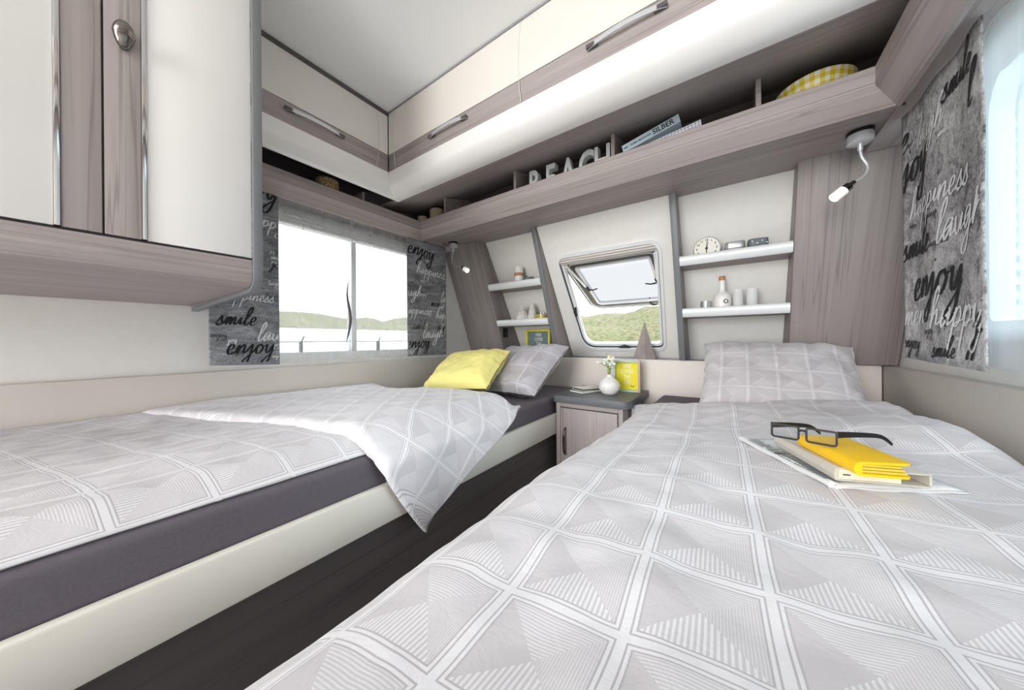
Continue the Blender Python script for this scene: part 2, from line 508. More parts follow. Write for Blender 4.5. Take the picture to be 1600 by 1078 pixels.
# ================================================================== the setting
XL, XR = -1.755, 0.52          # inner faces of the low side panels
WALL_L, WALL_R = -1.79, 0.56
HB = 2.0                       # front of the headboard
LEDGE = -0.118
CEIL = 1.185
def fy(z): return 1.67 + (0.704 - z) * 0.645        # sloping front wall, inner face
NF = Vector((0, 1, 0.645)).normalized()
def fwall(off):
    return lambda x, z: Vector((x, fy(z), z)) + NF * off

G().box(WALL_L - .06, WALL_R + .06, -2.4, 2.85, -0.96, -0.92).out('floor', 'floor_vinyl', kind='structure', label='grey vinyl floor under the beds and nightstand', cat='floor')
G().box(WALL_L - .06, WALL_R + .06, -2.4, 1.45, CEIL, CEIL + .04).out('ceiling', 'ceiling_white', kind='structure', label='smooth white caravan ceiling above the lockers', cat='ceiling')

def side_wall(name, x0, x1, hole, label):
    outer = [(-2.4, -0.92), (2.8, -0.92), (2.8, CEIL), (-2.4, CEIL)]
    return G().slab(outer, [hole], lambda a, b: Vector((x0, a, b)), lambda a, b: Vector((x1, a, b))).out(
        name, 'wall_white', kind='structure', label=label, cat='wall')
holeL = rrect(0.44, 1.52, -0.085, 0.64, 0.06)
holeR = rrect(0.10, 1.435, 0.0, 0.73, [0.05, 0.06, 0.16, 0.12])
side_wall('wall_left', WALL_L, WALL_L - .045, holeL, 'white side wall with the wide curtained window over the left bed')
side_wall('wall_right', WALL_R, WALL_R + .045, holeR, 'white side wall with the window beside the right bed')

holeF = rquad([(-0.345, -0.062), (-0.308, 0.522), (-0.912, 0.522), (-0.884, -0.064)], [0.05, 0.07, 0.06, 0.10], 8)
outerF = [(WALL_L, -0.92), (WALL_R, -0.92), (WALL_R, CEIL), (WALL_L, CEIL)]
def nfy(z): return 1.75 + (0.704 - z) * 0.59         # wall behind the shelf niches
G().slab(outerF, [[(-.95, -.115), (-.27, -.115), (-.27, .57), (-.95, .57)]], lambda x, z: Vector((x, nfy(z), z)), lambda x, z: Vector((x, nfy(z) + .04, z))).out(
    'wall_front', 'wall_white', kind='structure', label='cream sloping front wall behind the shelf niches', cat='wall')
G().slab([(-.984, LEDGE), (-.248, LEDGE), (-.248, .702), (-.984, .702)], [holeF], fwall(0), fwall(0.045)).out('trim_1', 'wall_white', kind='structure', label='cream sloping panel around the tilted front window', cat='panel')

# ---- windows -----------------------------------------------------
def ring(outer, d, m0, m1):
    return G().slab(outer, [inset(outer, d)], m0, m1)
# left window: frame, mullion, panes, blind cassette, latches
w1 = thing('window_1', 'wide side window over the left bed with a centre bar', 'window', (WALL_L - .02, 0.97, 0.04), kind='structure')
mL = lambda x: (lambda a, b: Vector((x, a, b)))
ring(holeL, 0.035, mL(WALL_L - .055), mL(WALL_L + .008)).out('window_frame', 'alu_white', w1)
G().box(WALL_L - .05, WALL_L + .004, 0.955, 0.985, -0.05, 0.605).out('mullion', 'silver', w1, bevel=.004)
for a0, a1 in ((0.475, 0.955), (0.985, 1.485)):
    G().box(WALL_L - .034, WALL_L - .028, a0, a1, 0.072, 0.605).out('pane', 'window_glass', w1)
cs = G().box(WALL_L + .004, WALL_L + .05, 0.46, 1.50, 0.566, 0.635).out('blind_cassette', 'alu_white', w1, bevel=.012)
for k in range(3):
    G().box(WALL_L + .048, WALL_L + .053, 0.465, 1.495, 0.578 + k * .019, 0.582 + k * .019).out('groove', 'edge_grey', cs)
for a0, a1 in ((0.475, 0.955), (0.985, 1.485)):
    G().box(WALL_L - .038, WALL_L - .024, a0, a1, -.050, .072).out('lower_border', 'milk_acrylic', w1, bevel=.003)
G().box(WALL_L - .024, WALL_L - .012, 0.475, 1.485, .000, .006).out('lower_rail', 'alu_white', w1)
for y in (0.70, 1.125):
    lt = G().box(WALL_L - .022, WALL_L + .006, y - .005, y + .005, -0.05, 0.0).out('latch', 'rubber', w1, bevel=.003)
    G().tube([(WALL_L - .005, y, -0.001), (WALL_L + .004, y + .010, 0.032)], 0.0035, 6).out('lever', 'rubber', lt)

# right window
w3 = thing('window_3', 'side window with rounded corners behind the sheer right of the bed', 'window', (WALL_R + .02, 0.8, 0.0), kind='structure')
ring(holeR, 0.04, mL(WALL_R + .055), mL(WALL_R - .01)).out('window_frame', 'alu_white', w3)
G().slab(inset(holeR, 0.04), [], mL(WALL_R + .03), mL(WALL_R + .036)).out('pane', 'blue_glass', w3)
G().box(WALL_R - .028, WALL_R - .002, 0.08, 1.45, -0.01, 0.02).out('lower_rail', 'alu_white', w3, bevel=.006)

# front window, sash tilted outwards
w2 = thing('window_2', 'tilted front window with its acrylic sash propped open', 'window', (-0.61, fy(-.06), -0.06), kind='structure')
ring(inset(holeF, -0.006), 0.016, fwall(-0.010), fwall(0.012)).out('window_frame', 'alu_white', w2)
ring(inset(holeF, 0.010), 0.005, fwall(0.004), fwall(0.05)).out('gasket', 'rubber', w2)
ring(inset(holeF, 0.015), 0.014, fwall(0.012), fwall(0.045)).out('inner_frame', 'alu_white', w2)
cas = G()
prof = [(.012, .472), (.002, .474), (-.004, .482), (-.004, .500), (.002, .508), (.012, .511), (.03, .511), (.03, .472)]
cas.prism(prof, lambda o, z: Vector((-.893, fy(z), z)) + NF * o, lambda o, z: Vector((-.322, fy(z), z)) + NF * o)
cs = cas.out('blind_cassette', 'panel_cream', w2)
for z in (.483, .496):
    G().prism([(-.006, z), (-.006, z + .003), (.0, z + .003), (.0, z)], lambda o, q: Vector((-.892, fy(q), q)) + NF * o, lambda o, q: Vector((-.323, fy(q), q)) + NF * o).out('groove', 'edge_grey', cs)
G().prism([(.028, .462), (.028, .476), (.036, .476), (.036, .462)], lambda o, q: Vector((-.885, fy(q), q)) + NF * o, lambda o, q: Vector((-.330, fy(q), q)) + NF * o).out('blind_edge', 'silver', w2)
# sash
SA = radians(23.5); SD = Vector((0, cos(SA), -sin(SA))); SN = Vector((0, sin(SA), cos(SA)))
S0 = Vector((0, fy(.50) + .05, .50))
def sash(off): return lambda x, s: S0 + Vector((x, 0, 0)) + SD * s + SN * off
so = rrect(-.900, -.318, 0.0, .615, [.078, .078, .095, .095], 8)
sroot = ring(so, .013, sash(-.014), sash(.02)).out('sash', 'rubber', w2)
ring(inset(so, .013), .008, sash(-.017), sash(.016)).out('sash_trim', 'silver', sroot)
ring(inset(so, .021), .040, sash(-.004), sash(.012)).out('sash_border', 'olive_band', sroot)
ring(inset(so, .061), .014, sash(-.014), sash(.010)).out('inner_trim', 'silver', sroot)
G().slab(inset(so, .073), [], sash(-.004), sash(.006)).out('pane', 'sash_acrylic', sroot)
for xa, sgn in ((-.858, 1), (-.36, -1)):
    p0 = fwall(.03)(xa - .012 * sgn, .455); p1 = sash(-.02)(xa + .022 * sgn, .30)
    st = G().tube([p0, p1], .0075, 8).out('stay', 'alu_white', w2, smooth=True)
    G().tube([p1 - Vector((.004, .02, -.01)), p1 + Vector((.004, .02, -.012))], .011, 8).out('joint', 'rubber', st)
    p2 = sash(-.024)(xa + .032 * sgn, .315)
    hd = G().tube([p2, p2 + Vector((.03 * sgn, -.005, -.004)), p2 + Vector((.062 * sgn, -.01, .002))], [.006, .005, .004], 6).out('latch_handle', 'rubber', w2)
p = sash(-.026)(-.475, .585)
G().tube([p + Vector((0, -.03, .05)), p + Vector((.002, -.01, .012)), p + Vector((.02, 0, .0)), p + Vector((.045, 0, .002))], [.005, .006, .008, .006], 6).out('latch_handle', 'rubber', w2)
for (x, z) in ((-.868, .19), (-.59, -.048)):
    q = fwall(.0)(x, z)
    if z > 0: G().tube([q + Vector((0, -.012, .03)), q + Vector((.0, -.02, .0)), q + Vector((.004, -.01, -.03))], [.007, .012, .008], 8).out('catch', 'rubber', w2, smooth=True)
    else: G().tube([q + Vector((-.035, -.008, 0)), q + Vector((0, -.02, .006)), q + Vector((.035, -.008, 0))], [.007, .012, .007], 8).out('catch', 'rubber', w2, smooth=True)
stk = G().slab(rrect(-.395, -.350, .506, .520, .002), [], sash(-.018), sash(-.0165)).out('sticker', 'paper', sroot)
for k in range(5):
    G().slab([(-.390 + k * .007, .510), (-.385 + k * .007, .510), (-.385 + k * .007, .516), (-.390 + k * .007, .516)], [], sash(-.0186), sash(-.0181)).out('lettering', 'ink_grey', stk)

# ---- dunes outside -------------------------------------------------
def dune_h(x, y):
    r = sqrt(x * x + y * y); a = math.atan2(y, x)
    ridge = sstep(4.5, 15, r)
    h = -1.45 + ridge * (2.65 + 0.75 * nz(x, y, 3, 0.16) + 0.35 * nz(x, y, 9, 0.5)) + (0.10 * nz(x, y, 1, 1.7) + 0.10 * abs(nz(x, y, 2, 3.1))) * sstep(4, 8, r)
    return h + sstep(15, 30, r) * (-0.4 + 0.9 * nz(x, y, 5, 0.09))
g = G()
NA, NR = 220, 60
for j in range(NR + 1):
    r = 2.9 + (j / NR) ** 1.6 * 38
    for i in range(NA):
        a = 2 * pi * i / NA; x, y = r * cos(a) - .6, r * sin(a)
        g.v.append(Vector((x, y, dune_h(x, y))))
for j in range(NR):
    for i in range(NA):
        i2 = (i + 1) % NA; g.f.append((j * NA + i, j * NA + i2, (j + 1) * NA + i2, (j + 1) * NA + i))
g.out('dune_ground', 'dune_sand', smooth=True, kind='structure', label='pale sand dunes with marram grass outside the windows', cat='dunes', angle=180)

# ================================================================== low panels round the beds
G().box(WALL_L + .002, XL, -2.3, HB + .02, -.56, LEDGE).out('bed_surround', 'panel_cream', bevel=.006, label='long beige panel along the wall behind the left bed', cat='panel', group='low panels around the beds')
G().box(XR, WALL_R - .002, -2.3, HB + .02, -.56, LEDGE).out('bed_surround', 'panel_cream', bevel=.006, label='beige panel along the wall right of the right bed', cat='panel', group='low panels around the beds')
hbp = G().box(XL + .003, XR - .003, HB, HB + .025, -.56, LEDGE).out('headboard_panel', 'panel_cream', bevel=.005, label='long beige headboard panel below the front window', cat='headboard', group='low panels around the beds')
G().box(XL + .003, XR - .003, HB + .026, fy(-.13) - .004, -.142, -.124).out('sill_board', 'trim_dark', label='dark narrow sill board behind the headboard under the window', cat='sill')

# ================================================================== sloping columns, dividers and niche shelves
def cfy(z): return 1.654 + (0.70 - z) * 0.39
NC = Vector((0, 1, 0.39)).normalized()
zt, zb = .700, LEDGE + .002
def column(x0, x1, label):
    g = G()
    a = [(x, cfy(z), z) for z in (zb, zt) for x in (x0, x1)]
    b = [(x, nfy(z) - .003, z) for z in (zb, zt) for x in (x0, x1)]
    g.add(a + b, [(0, 1, 3, 2), (4, 6, 7, 5), (0, 2, 6, 4), (1, 5, 7, 3), (2, 3, 7, 6), (0, 4, 5, 1)])
    r = thing('corner_column', label, 'column', ((x0 + x1) / 2, 1.95, zb), 'sloping wood columns')
    g.out('panel', 'wood_slope', r, bevel=.003)
    return r
colL = column(WALL_L + .006, -1.447, 'sloping wood column in the front corner beside the left bed')
colR = column(.212, WALL_R - .006, 'sloping wood column in the front corner behind the right bed')
# socket on the side of the left column
z = .062; y = (cfy(z) + nfy(z)) / 2 - .04
so_ = G().box(-1.447, -1.441, y - .032, y + .032, z - .036, z + .036).out('socket_plate', 'black', colL, bevel=.003, label='black power socket')
gg = G(); gg.tube([(-1.441, y, z), (-1.4385, y, z)], .018, 16); gg.out('socket_insert', 'rubber', so_)

def divider(x, label):
    r = thing('divider', label, 'divider', (x, 1.95, zb), 'sloping grey dividers beside the front window')
    t = .013
    pts = [(cfy(zt) + .008, zt), (cfy(zb) + .008, zb), (nfy(zb) - .003, zb), (nfy(zt) - .002, zt)]
    G().prism(pts, lambda a, b: Vector((x - t, a, b)), lambda a, b: Vector((x + t, a, b))).out('board', 'wood_slope', r, bevel=.002)
    e = [(cfy(zt) - .003, zt), (cfy(zb) - .003, zb), (cfy(zb) + .010, zb), (cfy(zt) + .010, zt)]
    G().prism(e, lambda a, b: Vector((x - t - .002, a, b)), lambda a, b: Vector((x + t + .002, a, b))).out('edge_strip', 'trim_grey', r, bevel=.003)
divider(-1.000, 'grey-edged sloping divider between the left niche and the window')
divider(-.232, 'grey-edged sloping divider between the window and the right niche')

def niche_shelf(x0, x1, ztop, label):
    zf = ztop - .034
    yf = cfy(ztop)
    r = thing('niche_shelf', label, 'shelf', ((x0 + x1) / 2, yf + .05, zf), 'white-fronted niche shelves')
    yb = lambda z: nfy(z) - .003
    G().prism([(yf + .012, zf - .008), (yb(zf - .008), zf - .008), (yb(zf), zf), (yf + .012, zf)], lambda a, b: Vector((x0, a, b)), lambda a, b: Vector((x1, a, b))).out('board', 'wood_X', r)
    pr = [(yf + .004, ztop), (yf + .0005, ztop - .004), (yf - .003, ztop - .014), (yf + .001, ztop - .028), (yf + .012, ztop - .044), (yf + .016, ztop - .046), (yf + .016, ztop - .002), (yf + .012, ztop)]
    G().prism(pr, lambda a, b: Vector((x0, a, b)), lambda a, b: Vector((x1, a, b))).out('front_profile', 'alu_white', r, smooth=True, angle=50)
    return zf
ZU, ZLo = .412, .161
niche_shelf(-1.444, -1.015, ZU - .006, 'upper white-fronted shelf in the left niche')
niche_shelf(-1.444, -1.015, ZLo - .008, 'lower white-fronted shelf in the left niche')
niche_shelf(-.217, .209, ZU, 'upper white-fronted shelf in the right niche')
niche_shelf(-.217, .209, ZLo, 'lower white-fronted shelf in the right niche')

# ================================================================== open shelves with lips (front, left, right)
LIPY, LIPL, LIPR = 1.287, -1.592, .324
LZT, LZM, LZB = .748, .700, .648
FLO = .664
# each lip is an upper board and a lower board that slopes back; mitred at the corners
def lip_ring(name, mat, prof, run, parent):
    """prof: list of (inset, z); run: (inset)->two end points (x0,y0),(x1,y1)"""
    n = len(prof); vs = []
    for d, z in prof: (x0, y0), (x1, y1) = run(d); vs += [(x0, y0, z), (x1, y1, z)]
    fs = [(2 * i, 2 * i + 1, 2 * ((i + 1) % n) + 1, 2 * ((i + 1) % n)) for i in range(n)]
    fs += [tuple(2 * i for i in range(n)), tuple(2 * i + 1 for i in reversed(range(n)))]
    return G().add(vs, fs).out(name, mat, parent)
up = [(0, LZM + .001), (0, LZT - .002), (.002, LZT), (.016, LZT), (.018, LZT - .002), (.018, LZM + .001)]
lo = [(0, LZM), (.0, LZM - .006), (.048, LZB + .004), (.052, LZB), (.064, LZB), (.064, LZB + .014), (.02, LZM)]
runF = lambda d: ((LIPL - d, LIPY + d), (LIPR + d, LIPY + d))
runL = lambda d: ((LIPL - d, LIPY + d), (LIPL - d, -2.3))
runR = lambda d: ((LIPR + d, LIPY + d), (LIPR + d, -2.3))
UYB = nfy(.704)
fs_ = thing('front_shelf', 'long open wood shelf running across above the front window', 'shelf', (-.63, 1.45, LZB), 'open overhead wood shelves')
lip_ring('lip', 'wood_X', up, runF, fs_)
lip_ring('lower_lip', 'wood_X', lo, runF, fs_)
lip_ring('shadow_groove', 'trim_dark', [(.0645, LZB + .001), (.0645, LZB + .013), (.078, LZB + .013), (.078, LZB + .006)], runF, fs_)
G().add([(LIPL - .066, LIPY + .068, .662), (LIPR + .068, LIPY + .068, .662), (LIPR + .068, UYB - .003, .700), (LIPL - .066, UYB - .003, .700),
         (LIPL - .066, LIPY + .068, .674), (LIPR + .068, LIPY + .068, .674), (LIPR + .068, UYB - .003, .712), (LIPL - .066, UYB - .003, .712)],
        [(0, 3, 2, 1), (4, 5, 6, 7), (0, 1, 5, 4), (1, 2, 6, 5), (2, 3, 7, 6), (3, 0, 4, 7)]).out('underside', 'wood_X', fs_)
G().add([(LIPL - .03, LIPY + .02, .690), (LIPR + .03, LIPY + .02, .690), (LIPR + .03, 1.66, .713), (LIPL - .03, 1.66, .713),
         (LIPL - .03, LIPY + .02, .696), (LIPR + .03, LIPY + .02, .696), (LIPR + .03, 1.66, .719), (LIPL - .03, 1.66, .719)],
        [(0, 3, 2, 1), (4, 5, 6, 7), (0, 1, 5, 4), (1, 2, 6, 5), (2, 3, 7, 6), (3, 0, 4, 7)]).out('shelf_board', 'wood_X', fs_)
bk = [(fy(.72) - .006, .72), (fy(.97) - .006, .97), (fy(.97) - .016, .97), (fy(.72) - .016, .72)]
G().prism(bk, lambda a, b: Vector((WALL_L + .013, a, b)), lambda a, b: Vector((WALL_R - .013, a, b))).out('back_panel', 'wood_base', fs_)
def sunder(y): return .778 + (y - 1.061) * .29    # underside of the front locker
for x in (-1.395, -.892, -.402, .072):
    pts = [(LIPY + .022, .70), (LIPY + .022, sunder(LIPY + .022) - .002), (1.56, sunder(1.56) - .004), (1.62, .722)]
    G().prism(pts, lambda a, b, x=x: Vector((x - .007, a, b)), lambda a, b, x=x: Vector((x + .007, a, b))).out('divider', 'wood_X', fs_)

def side_shelf(nm, label, run, xlip, xw, sgn):
    r = thing('side_shelf', label, 'shelf', ((xlip + xw) / 2, .5, LZB), 'open overhead wood shelves')
    lip_ring('lip', 'wood_Y', up, run, r); lip_ring('lower_lip', 'wood_Y', lo, run, r)
    a, b = sorted((xlip - sgn * .066, xw)); G().box(a, b, -2.3, 1.66, .664, .676).out('underside', 'wood_Y', r)
    a, b = sorted((xlip - sgn * .02, xw)); G().box(a, b, -2.3, 1.30, .690, .697).out('shelf_board', 'wood_Y', r)
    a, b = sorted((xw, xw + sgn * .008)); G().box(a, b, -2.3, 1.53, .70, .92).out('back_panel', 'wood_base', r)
    return r
lsh = side_shelf('l', 'open wood shelf running along the left wall above the window', runL, LIPL, WALL_L + .004, 1)
rsh = side_shelf('r', 'open wood shelf running along the right wall above the window', runR, LIPR, WALL_R - .004, -1)
G().box(WALL_L + .012, LIPL - .022, .925, .939, .698, .80).out('divider', 'wood_Y', lsh)

# ================================================================== overhead lockers
LX, LY = -1.46, .98
RX = .228
ZC, ZW, ZP = 1.178, .968, .878        # top of cream, cream to wood, wood to white
ZS, ZBt = .806, .772
def bulge(z, z0, z1, a): return a * sin(pi * (z - z0) / (z1 - z0))
def door_poly(a0, a1, z0, z1, c0, c1, n=10):
    """door outline whose two ends may be bowed by c0/c1"""
    zz = [ZP + (ZC - ZP) * k / n for k in range(n + 1)]
    zz = [z for z in zz if z0 < z < z1]
    zz = [z0] + zz + [z1]
    L = [(a0 + bulge(z, ZP, ZC, c0), z) for z in zz]; R = [(a1 + bulge(z, ZP, ZC, c1), z) for z in zz]
    return L + R[::-1]
def locker_handle(parent, P, along, outv):
    """bowed chrome handle along a direction, with two dark end feet"""
    h = G()
    n = 14; vs = []; fs = []
    for i in range(n + 1):
        t = i / n; s = (t - .5) * .235
        o = .004 + .017 * sin(pi * t) ** .7
        c = Vector(P) + along * s + outv * o
        up_ = Vector((0, 0, 1)); w = .0075
        vs += [c + up_ * w, c - up_ * w, c - up_ * w * .8 - outv * .004, c + up_ * w * .8 - outv * .004]
    for i in range(n):
        for k in range(4): fs.append((4 * i + k, 4 * i + (k + 1) % 4, 4 * i + 4 + (k + 1) % 4, 4 * i + 4 + k))
    fs += [(3, 2, 1, 0), (4 * n, 4 * n + 1, 4 * n + 2, 4 * n + 3)]
    ho = h.add(vs, fs).out('handle', 'silver', parent, smooth=True, angle=50, label='bowed chrome handle')
    for s in (-.1, .1):
        c = Vector(P) + along * s
        q = G(); a = along * .018; b = Vector((0, 0, .006)); d = outv * .012
        q.add([c + sx * a + sz * b + dd * d for dd in (0, 1) for sx, sz in ((-1, -1), (1, -1), (1, 1), (-1, 1))],
              [(0, 3, 2, 1), (4, 5, 6, 7), (0, 1, 5, 4), (1, 2, 6, 5), (2, 3, 7, 6), (3, 0, 4, 7)])
        q.out('handle_foot', 'trim_dark', ho)

PEL = [(0, ZP), (0, ZS + .012), (.06, ZS + .002), (.2, ZS - .008), (.6, ZBt + .006), (1.0, ZBt), (1.25, ZBt + .004), (1.25, ZP)]
LV, LYV = Vector((0, 1, 0)), Vector((1, 0, 0))
def pel_pt(side, k, end, z):
    dx, dy = .05 * k, .081 * k
    if side == 'F': return (LX - dx, LY + dy, z) if end == 0 else (RX + dx, LY + dy, z)
    if side == 'L': return (LX - dx, LY + dy, z) if end == 0 else (LX - dx, .326, z)
    return (RX + dx, LY + dy, z) if end == 0 else (RX + dx, -2.3, z)
def pelmet(side, r):
    n = len(PEL)
    vs = [pel_pt(side, k, 0, z) for k, z in PEL] + [pel_pt(side, k, 1, z) for k, z in PEL]
    G().add(vs, [tuple(range(n)), tuple(range(2 * n - 1, n - 1, -1))] + [(i, (i + 1) % n, n + (i + 1) % n, n + i) for i in range(n)]).out(
        'pelmet', 'white_gloss', r, smooth=True, angle=28, label='glossy white lower panel')

def door_set(r, mp, a0, a1, c0, c1, handle, along, outv, wmat, name='door'):
    """one flap: cream field over a wood band, with its handle"""
    poly = lambda z0, z1: door_poly(a0 + .0015, a1 - .0015, z0, z1, c0, c1)
    d = G().prism(poly(ZW, ZC), lambda a, z: mp(a, 0, z), lambda a, z: mp(a, .018, z)).out(name, 'cream', r)
    G().prism(poly(ZP + .002, ZW - .0015), lambda a, z: mp(a, .003, z), lambda a, z: mp(a, .02, z)).out('wood_band', wmat, d)
    if handle is not None: locker_handle(d, mp(handle, -.001, .936), along, outv)
    return d
def seam_line(r, mp, a, c):
    pts = [mp(a + bulge(z, ZP, ZC, c), -.0005, z) for z in [ZP + .003 + (ZC - ZP - .004) * k / 14 for k in range(15)]]
    G().tube(pts, .0016, 5).out('door_edge', 'seam', r, smooth=True)

mpF = lambda a, d, z: Vector((a, LY + d, z))
fl = thing('overhead_locker', 'cream and wood overhead lockers across the front of the cabin', 'locker', (-.62, 1.15, ZBt), 'overhead lockers under the ceiling')
G().box(LX, RX, LY + .022, LY + .03, ZP, CEIL - .002).out('carcass', 'trim_dark', fl)
G().prism([(1.064, sunder(1.064)), (1.52, sunder(1.52)), (1.52, sunder(1.52) + .01), (1.064, sunder(1.064) + .01)], lambda a, b: Vector((WALL_L + .014, a, b)), lambda a, b: Vector((WALL_R - .014, a, b))).out('bottom_board', 'wood_X', fl)
pelmet('F', fl)
door_set(fl, mpF, LX + .002, -1.397, 0, -.016, None, LYV, -LV, 'wood_X', 'corner_filler')
door_set(fl, mpF, -1.397, -.636, -.016, -.012, -1.022, LYV, -LV, 'wood_X')
door_set(fl, mpF, -.636, .135, -.012, .0, -.262, LYV, -LV, 'wood_X')
door_set(fl, mpF, .135, RX - .002, 0, 0, None, LYV, -LV, 'wood_X', 'corner_filler')
seam_line(fl, mpF, -1.397, -.016); seam_line(fl, mpF, -.636, -.012)
G().box(LX + .01, RX - .01, LY - .004, LY + .01, ZC + .0005, CEIL - .001).out('top_trim', 'edge_grey', fl)

mpL = lambda a, d, z: Vector((LX - d, a, z))
ll = thing('overhead_locker', 'cream and wood overhead locker along the left wall', 'locker', (-1.62, .65, ZBt), 'overhead lockers under the ceiling')
G().box(LX - .03, LX - .022, .326, LY, ZP, CEIL - .002).out('carcass', 'trim_dark', ll)
G().prism([(LX - .052, ZBt + .002), (WALL_L + .003, .90), (WALL_L + .003, .91), (LX - .052, ZBt + .012)], lambda a, b: Vector((a, .326, b)), lambda a, b: Vector((a, LY + .08, b))).out('bottom_board', 'wood_base', ll)
pelmet('L', ll)
door_set(ll, mpL, .912, LY - .002, .016, 0, None, LV, LYV, 'wood_Y', 'corner_filler')
door_set(ll, mpL, .33, .912, 0, .016, .632, LV, LYV, 'wood_Y')
seam_line(ll, mpL, .912, .016)
G().box(LX - .01, LX + .006, .33, LY + .002, ZC - .012, CEIL - .001).out('top_trim', 'trim_dark', ll, label='dark trim under the ceiling')

mpR = lambda a, d, z: Vector((RX + d, a, z))
rl = thing('overhead_locker', 'cream and wood overhead locker along the right wall', 'locker', (.4, -.5, ZBt), 'overhead lockers under the ceiling')
pelmet('R', rl)
G().prism([(RX + .052, ZBt + .002), (WALL_R - .003, .88), (WALL_R - .003, .89), (RX + .052, ZBt + .012)], lambda a, b: Vector((a, -2.3, b)), lambda a, b: Vector((a, LY + .08, b))).out('bottom_board', 'wood_Y', rl)
door_set(rl, mpR, -.2, LY - .002, 0, 0, .4, LV, -LYV, 'wood_Y'); door_set(rl, mpR, -2.3, -.2, 0, 0, -1.0, LV, -LYV, 'wood_Y')

# ================================================================== hanging wardrobe cabinet on the left
CX = -1.08
cb = thing('wall_cabinet', 'tall white and wood wall cabinet with a chrome knob on the left', 'cabinet', (-1.4, -.3, .15))
G().box(WALL_L + .004, CX - .022, -1.0, .302, .175, CEIL - .004).out('body', 'wood_Z', cb)
# lower front rail that rounds under the cabinet
rp = [(CX, .226), (CX + .001, .212), (CX - .001, .200), (CX + .004, .192), (CX + .004, .180), (CX - .002, .166), (CX - .016, .157), (CX - .045, .152), (CX - .20, .150), (WALL_L + .004, .150), (WALL_L + .004, .172), (CX - .022, .172), (CX - .022, .226)]
G().prism(rp, lambda a, b: Vector((a, -1.0, b)), lambda a, b: Vector((a, .302, b))).out('lower_rail', 'wood_Y', cb, smooth=True, angle=30)
G().box(CX - .021, CX - .003, -1.0, .302, .226, .231).out('shadow_gap', 'shadow_gap', cb)
# end trim strip that follows the side and the underside
tp = [(CX + .012, CEIL - .004)] + [(CX + .012, .20)]
for i in range(9):
    a = -i / 8 * radians(84); tp.append((CX - .038 + .05 * cos(a), .19 + .05 * sin(a)))
tp += [(WALL_L + .004, .128)]
ti = [(WALL_L + .004, .146)]
for i in range(9):
    a = -radians(84) + i / 8 * radians(84); ti.append((CX - .038 + .036 * cos(a), .19 + .036 * sin(a)))
ti += [(CX - .002, .20), (CX - .002, CEIL - .004)]
G().slab(tp + ti, [], lambda a, b: Vector((a, .303, b)), lambda a, b: Vector((a, .324, b))).out('edge_trim', 'trim_grey', cb, bevel=.003, label='grey edge profile')
def cab_door(y0, y1, stile0, stile1, chrome, white0, white1, knob=None):
    d = G().box(CX - .02, CX - .001, white0, white1, .232, CEIL - .01).out('door', 'white_gloss', cb, bevel=.0015)
    G().box(CX - .02, CX, stile0, stile1, .232, CEIL - .01).out('stile', 'wood_Z', d, bevel=.0015)
    G().box(CX - .02, CX + .004, chrome[0], chrome[1], .232, CEIL - .01).out('chrome_strip', 'chrome', d, bevel=.002)
    return d
cab_door(-1, .05, .0015, .0515, (-.0065, .0015), -.60, -.0065)
d2 = cab_door(.055, .302, .0545, .106, (.106, .114), .114, .3026)
G().box(CX - .02, CX - .002, -.60, -.597, .232, CEIL - .01).out('shadow_gap', 'shadow_gap', cb)
# teardrop knob
g = G(); vs = []; fs = []
nu, nv = 16, 12
for j in range(nv + 1):
    for i in range(nu):
        th = 2 * pi * i / nu; ph = pi * j / nv
        r = sin(ph); yy = r * cos(th); zz = r * sin(th)
        w = .0165 * (1 - .28 * (-zz if zz < 0 else 0)) ; hgt = .026 if zz > 0 else .031
        vs.append(Vector((CX + .012 + .013 * cos(ph) + .006 * zz, .081 + w * yy, .664 + hgt * zz)))
for j in range(nv):
    for i in range(nu):
        fs.append((j * nu + i, j * nu + (i + 1) % nu, (j + 1) * nu + (i + 1) % nu, (j + 1) * nu + i))
kb = g.add(vs, fs).out('knob', 'chrome_dark', d2, smooth=True, angle=180, label='dark chrome teardrop knob')

# ================================================================== beds
def bed(label, x0, x1, rail_in, rail_out, y1, mlabel, group):
    lo_, hi_ = sorted((rail_in, rail_out))
    b = thing('bed', 'cream-railed bed base with a dark wood front under the ' + label, 'bed', ((x0 + x1) / 2, .6, -.92), group)
    G().box(lo_, hi_, -1.1, y1, -.515, -.405).out('rail', 'rail_cream', b, bevel=.006)
    s = -1 if rail_out > rail_in else 1
    a, c = sorted((rail_in, rail_in + s * .012)); a += s * .02; c += s * .02
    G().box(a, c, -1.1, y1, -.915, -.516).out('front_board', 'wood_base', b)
    a, c = sorted((rail_in + s * .002, x0 if s < 0 else x1)); G().box(a, c, -1.1, 1.99, -.445, -.43).out('slat_deck', 'trim_dark', b)
    m = G(); m.box(min(rail_in + s * .002, x0 if s < 0 else x1), max(rail_in + s * .002, x0 if s < 0 else x1), -1.08, 1.985, -.428, -.315)
    m.out('mattress', 'mattress_cloth', bevel=.022, segs=4, label=mlabel, cat='mattress', group='charcoal mattresses')
    return b
bed('left mattress', -1.75, -.8, -.828, -.804, 1.985, 'charcoal grey mattress on the left bed beside the folded duvet', 'bed bases')
bed('right mattress', -.365, .515, -.34, -.365, 1.985, 'charcoal grey mattress mostly covered by the right duvet', 'bed bases')

# ---- duvets --------------------------------------------------------
def wr(x, y, s=0.0):
    """soft fabric undulation"""
    return (.010 * nz(x, y, s, 3.1) + .006 * nz(x + 4, y * .8, s, 6.5) + .0035 * nz(x * 1.3 + 8, y, s, 15) )
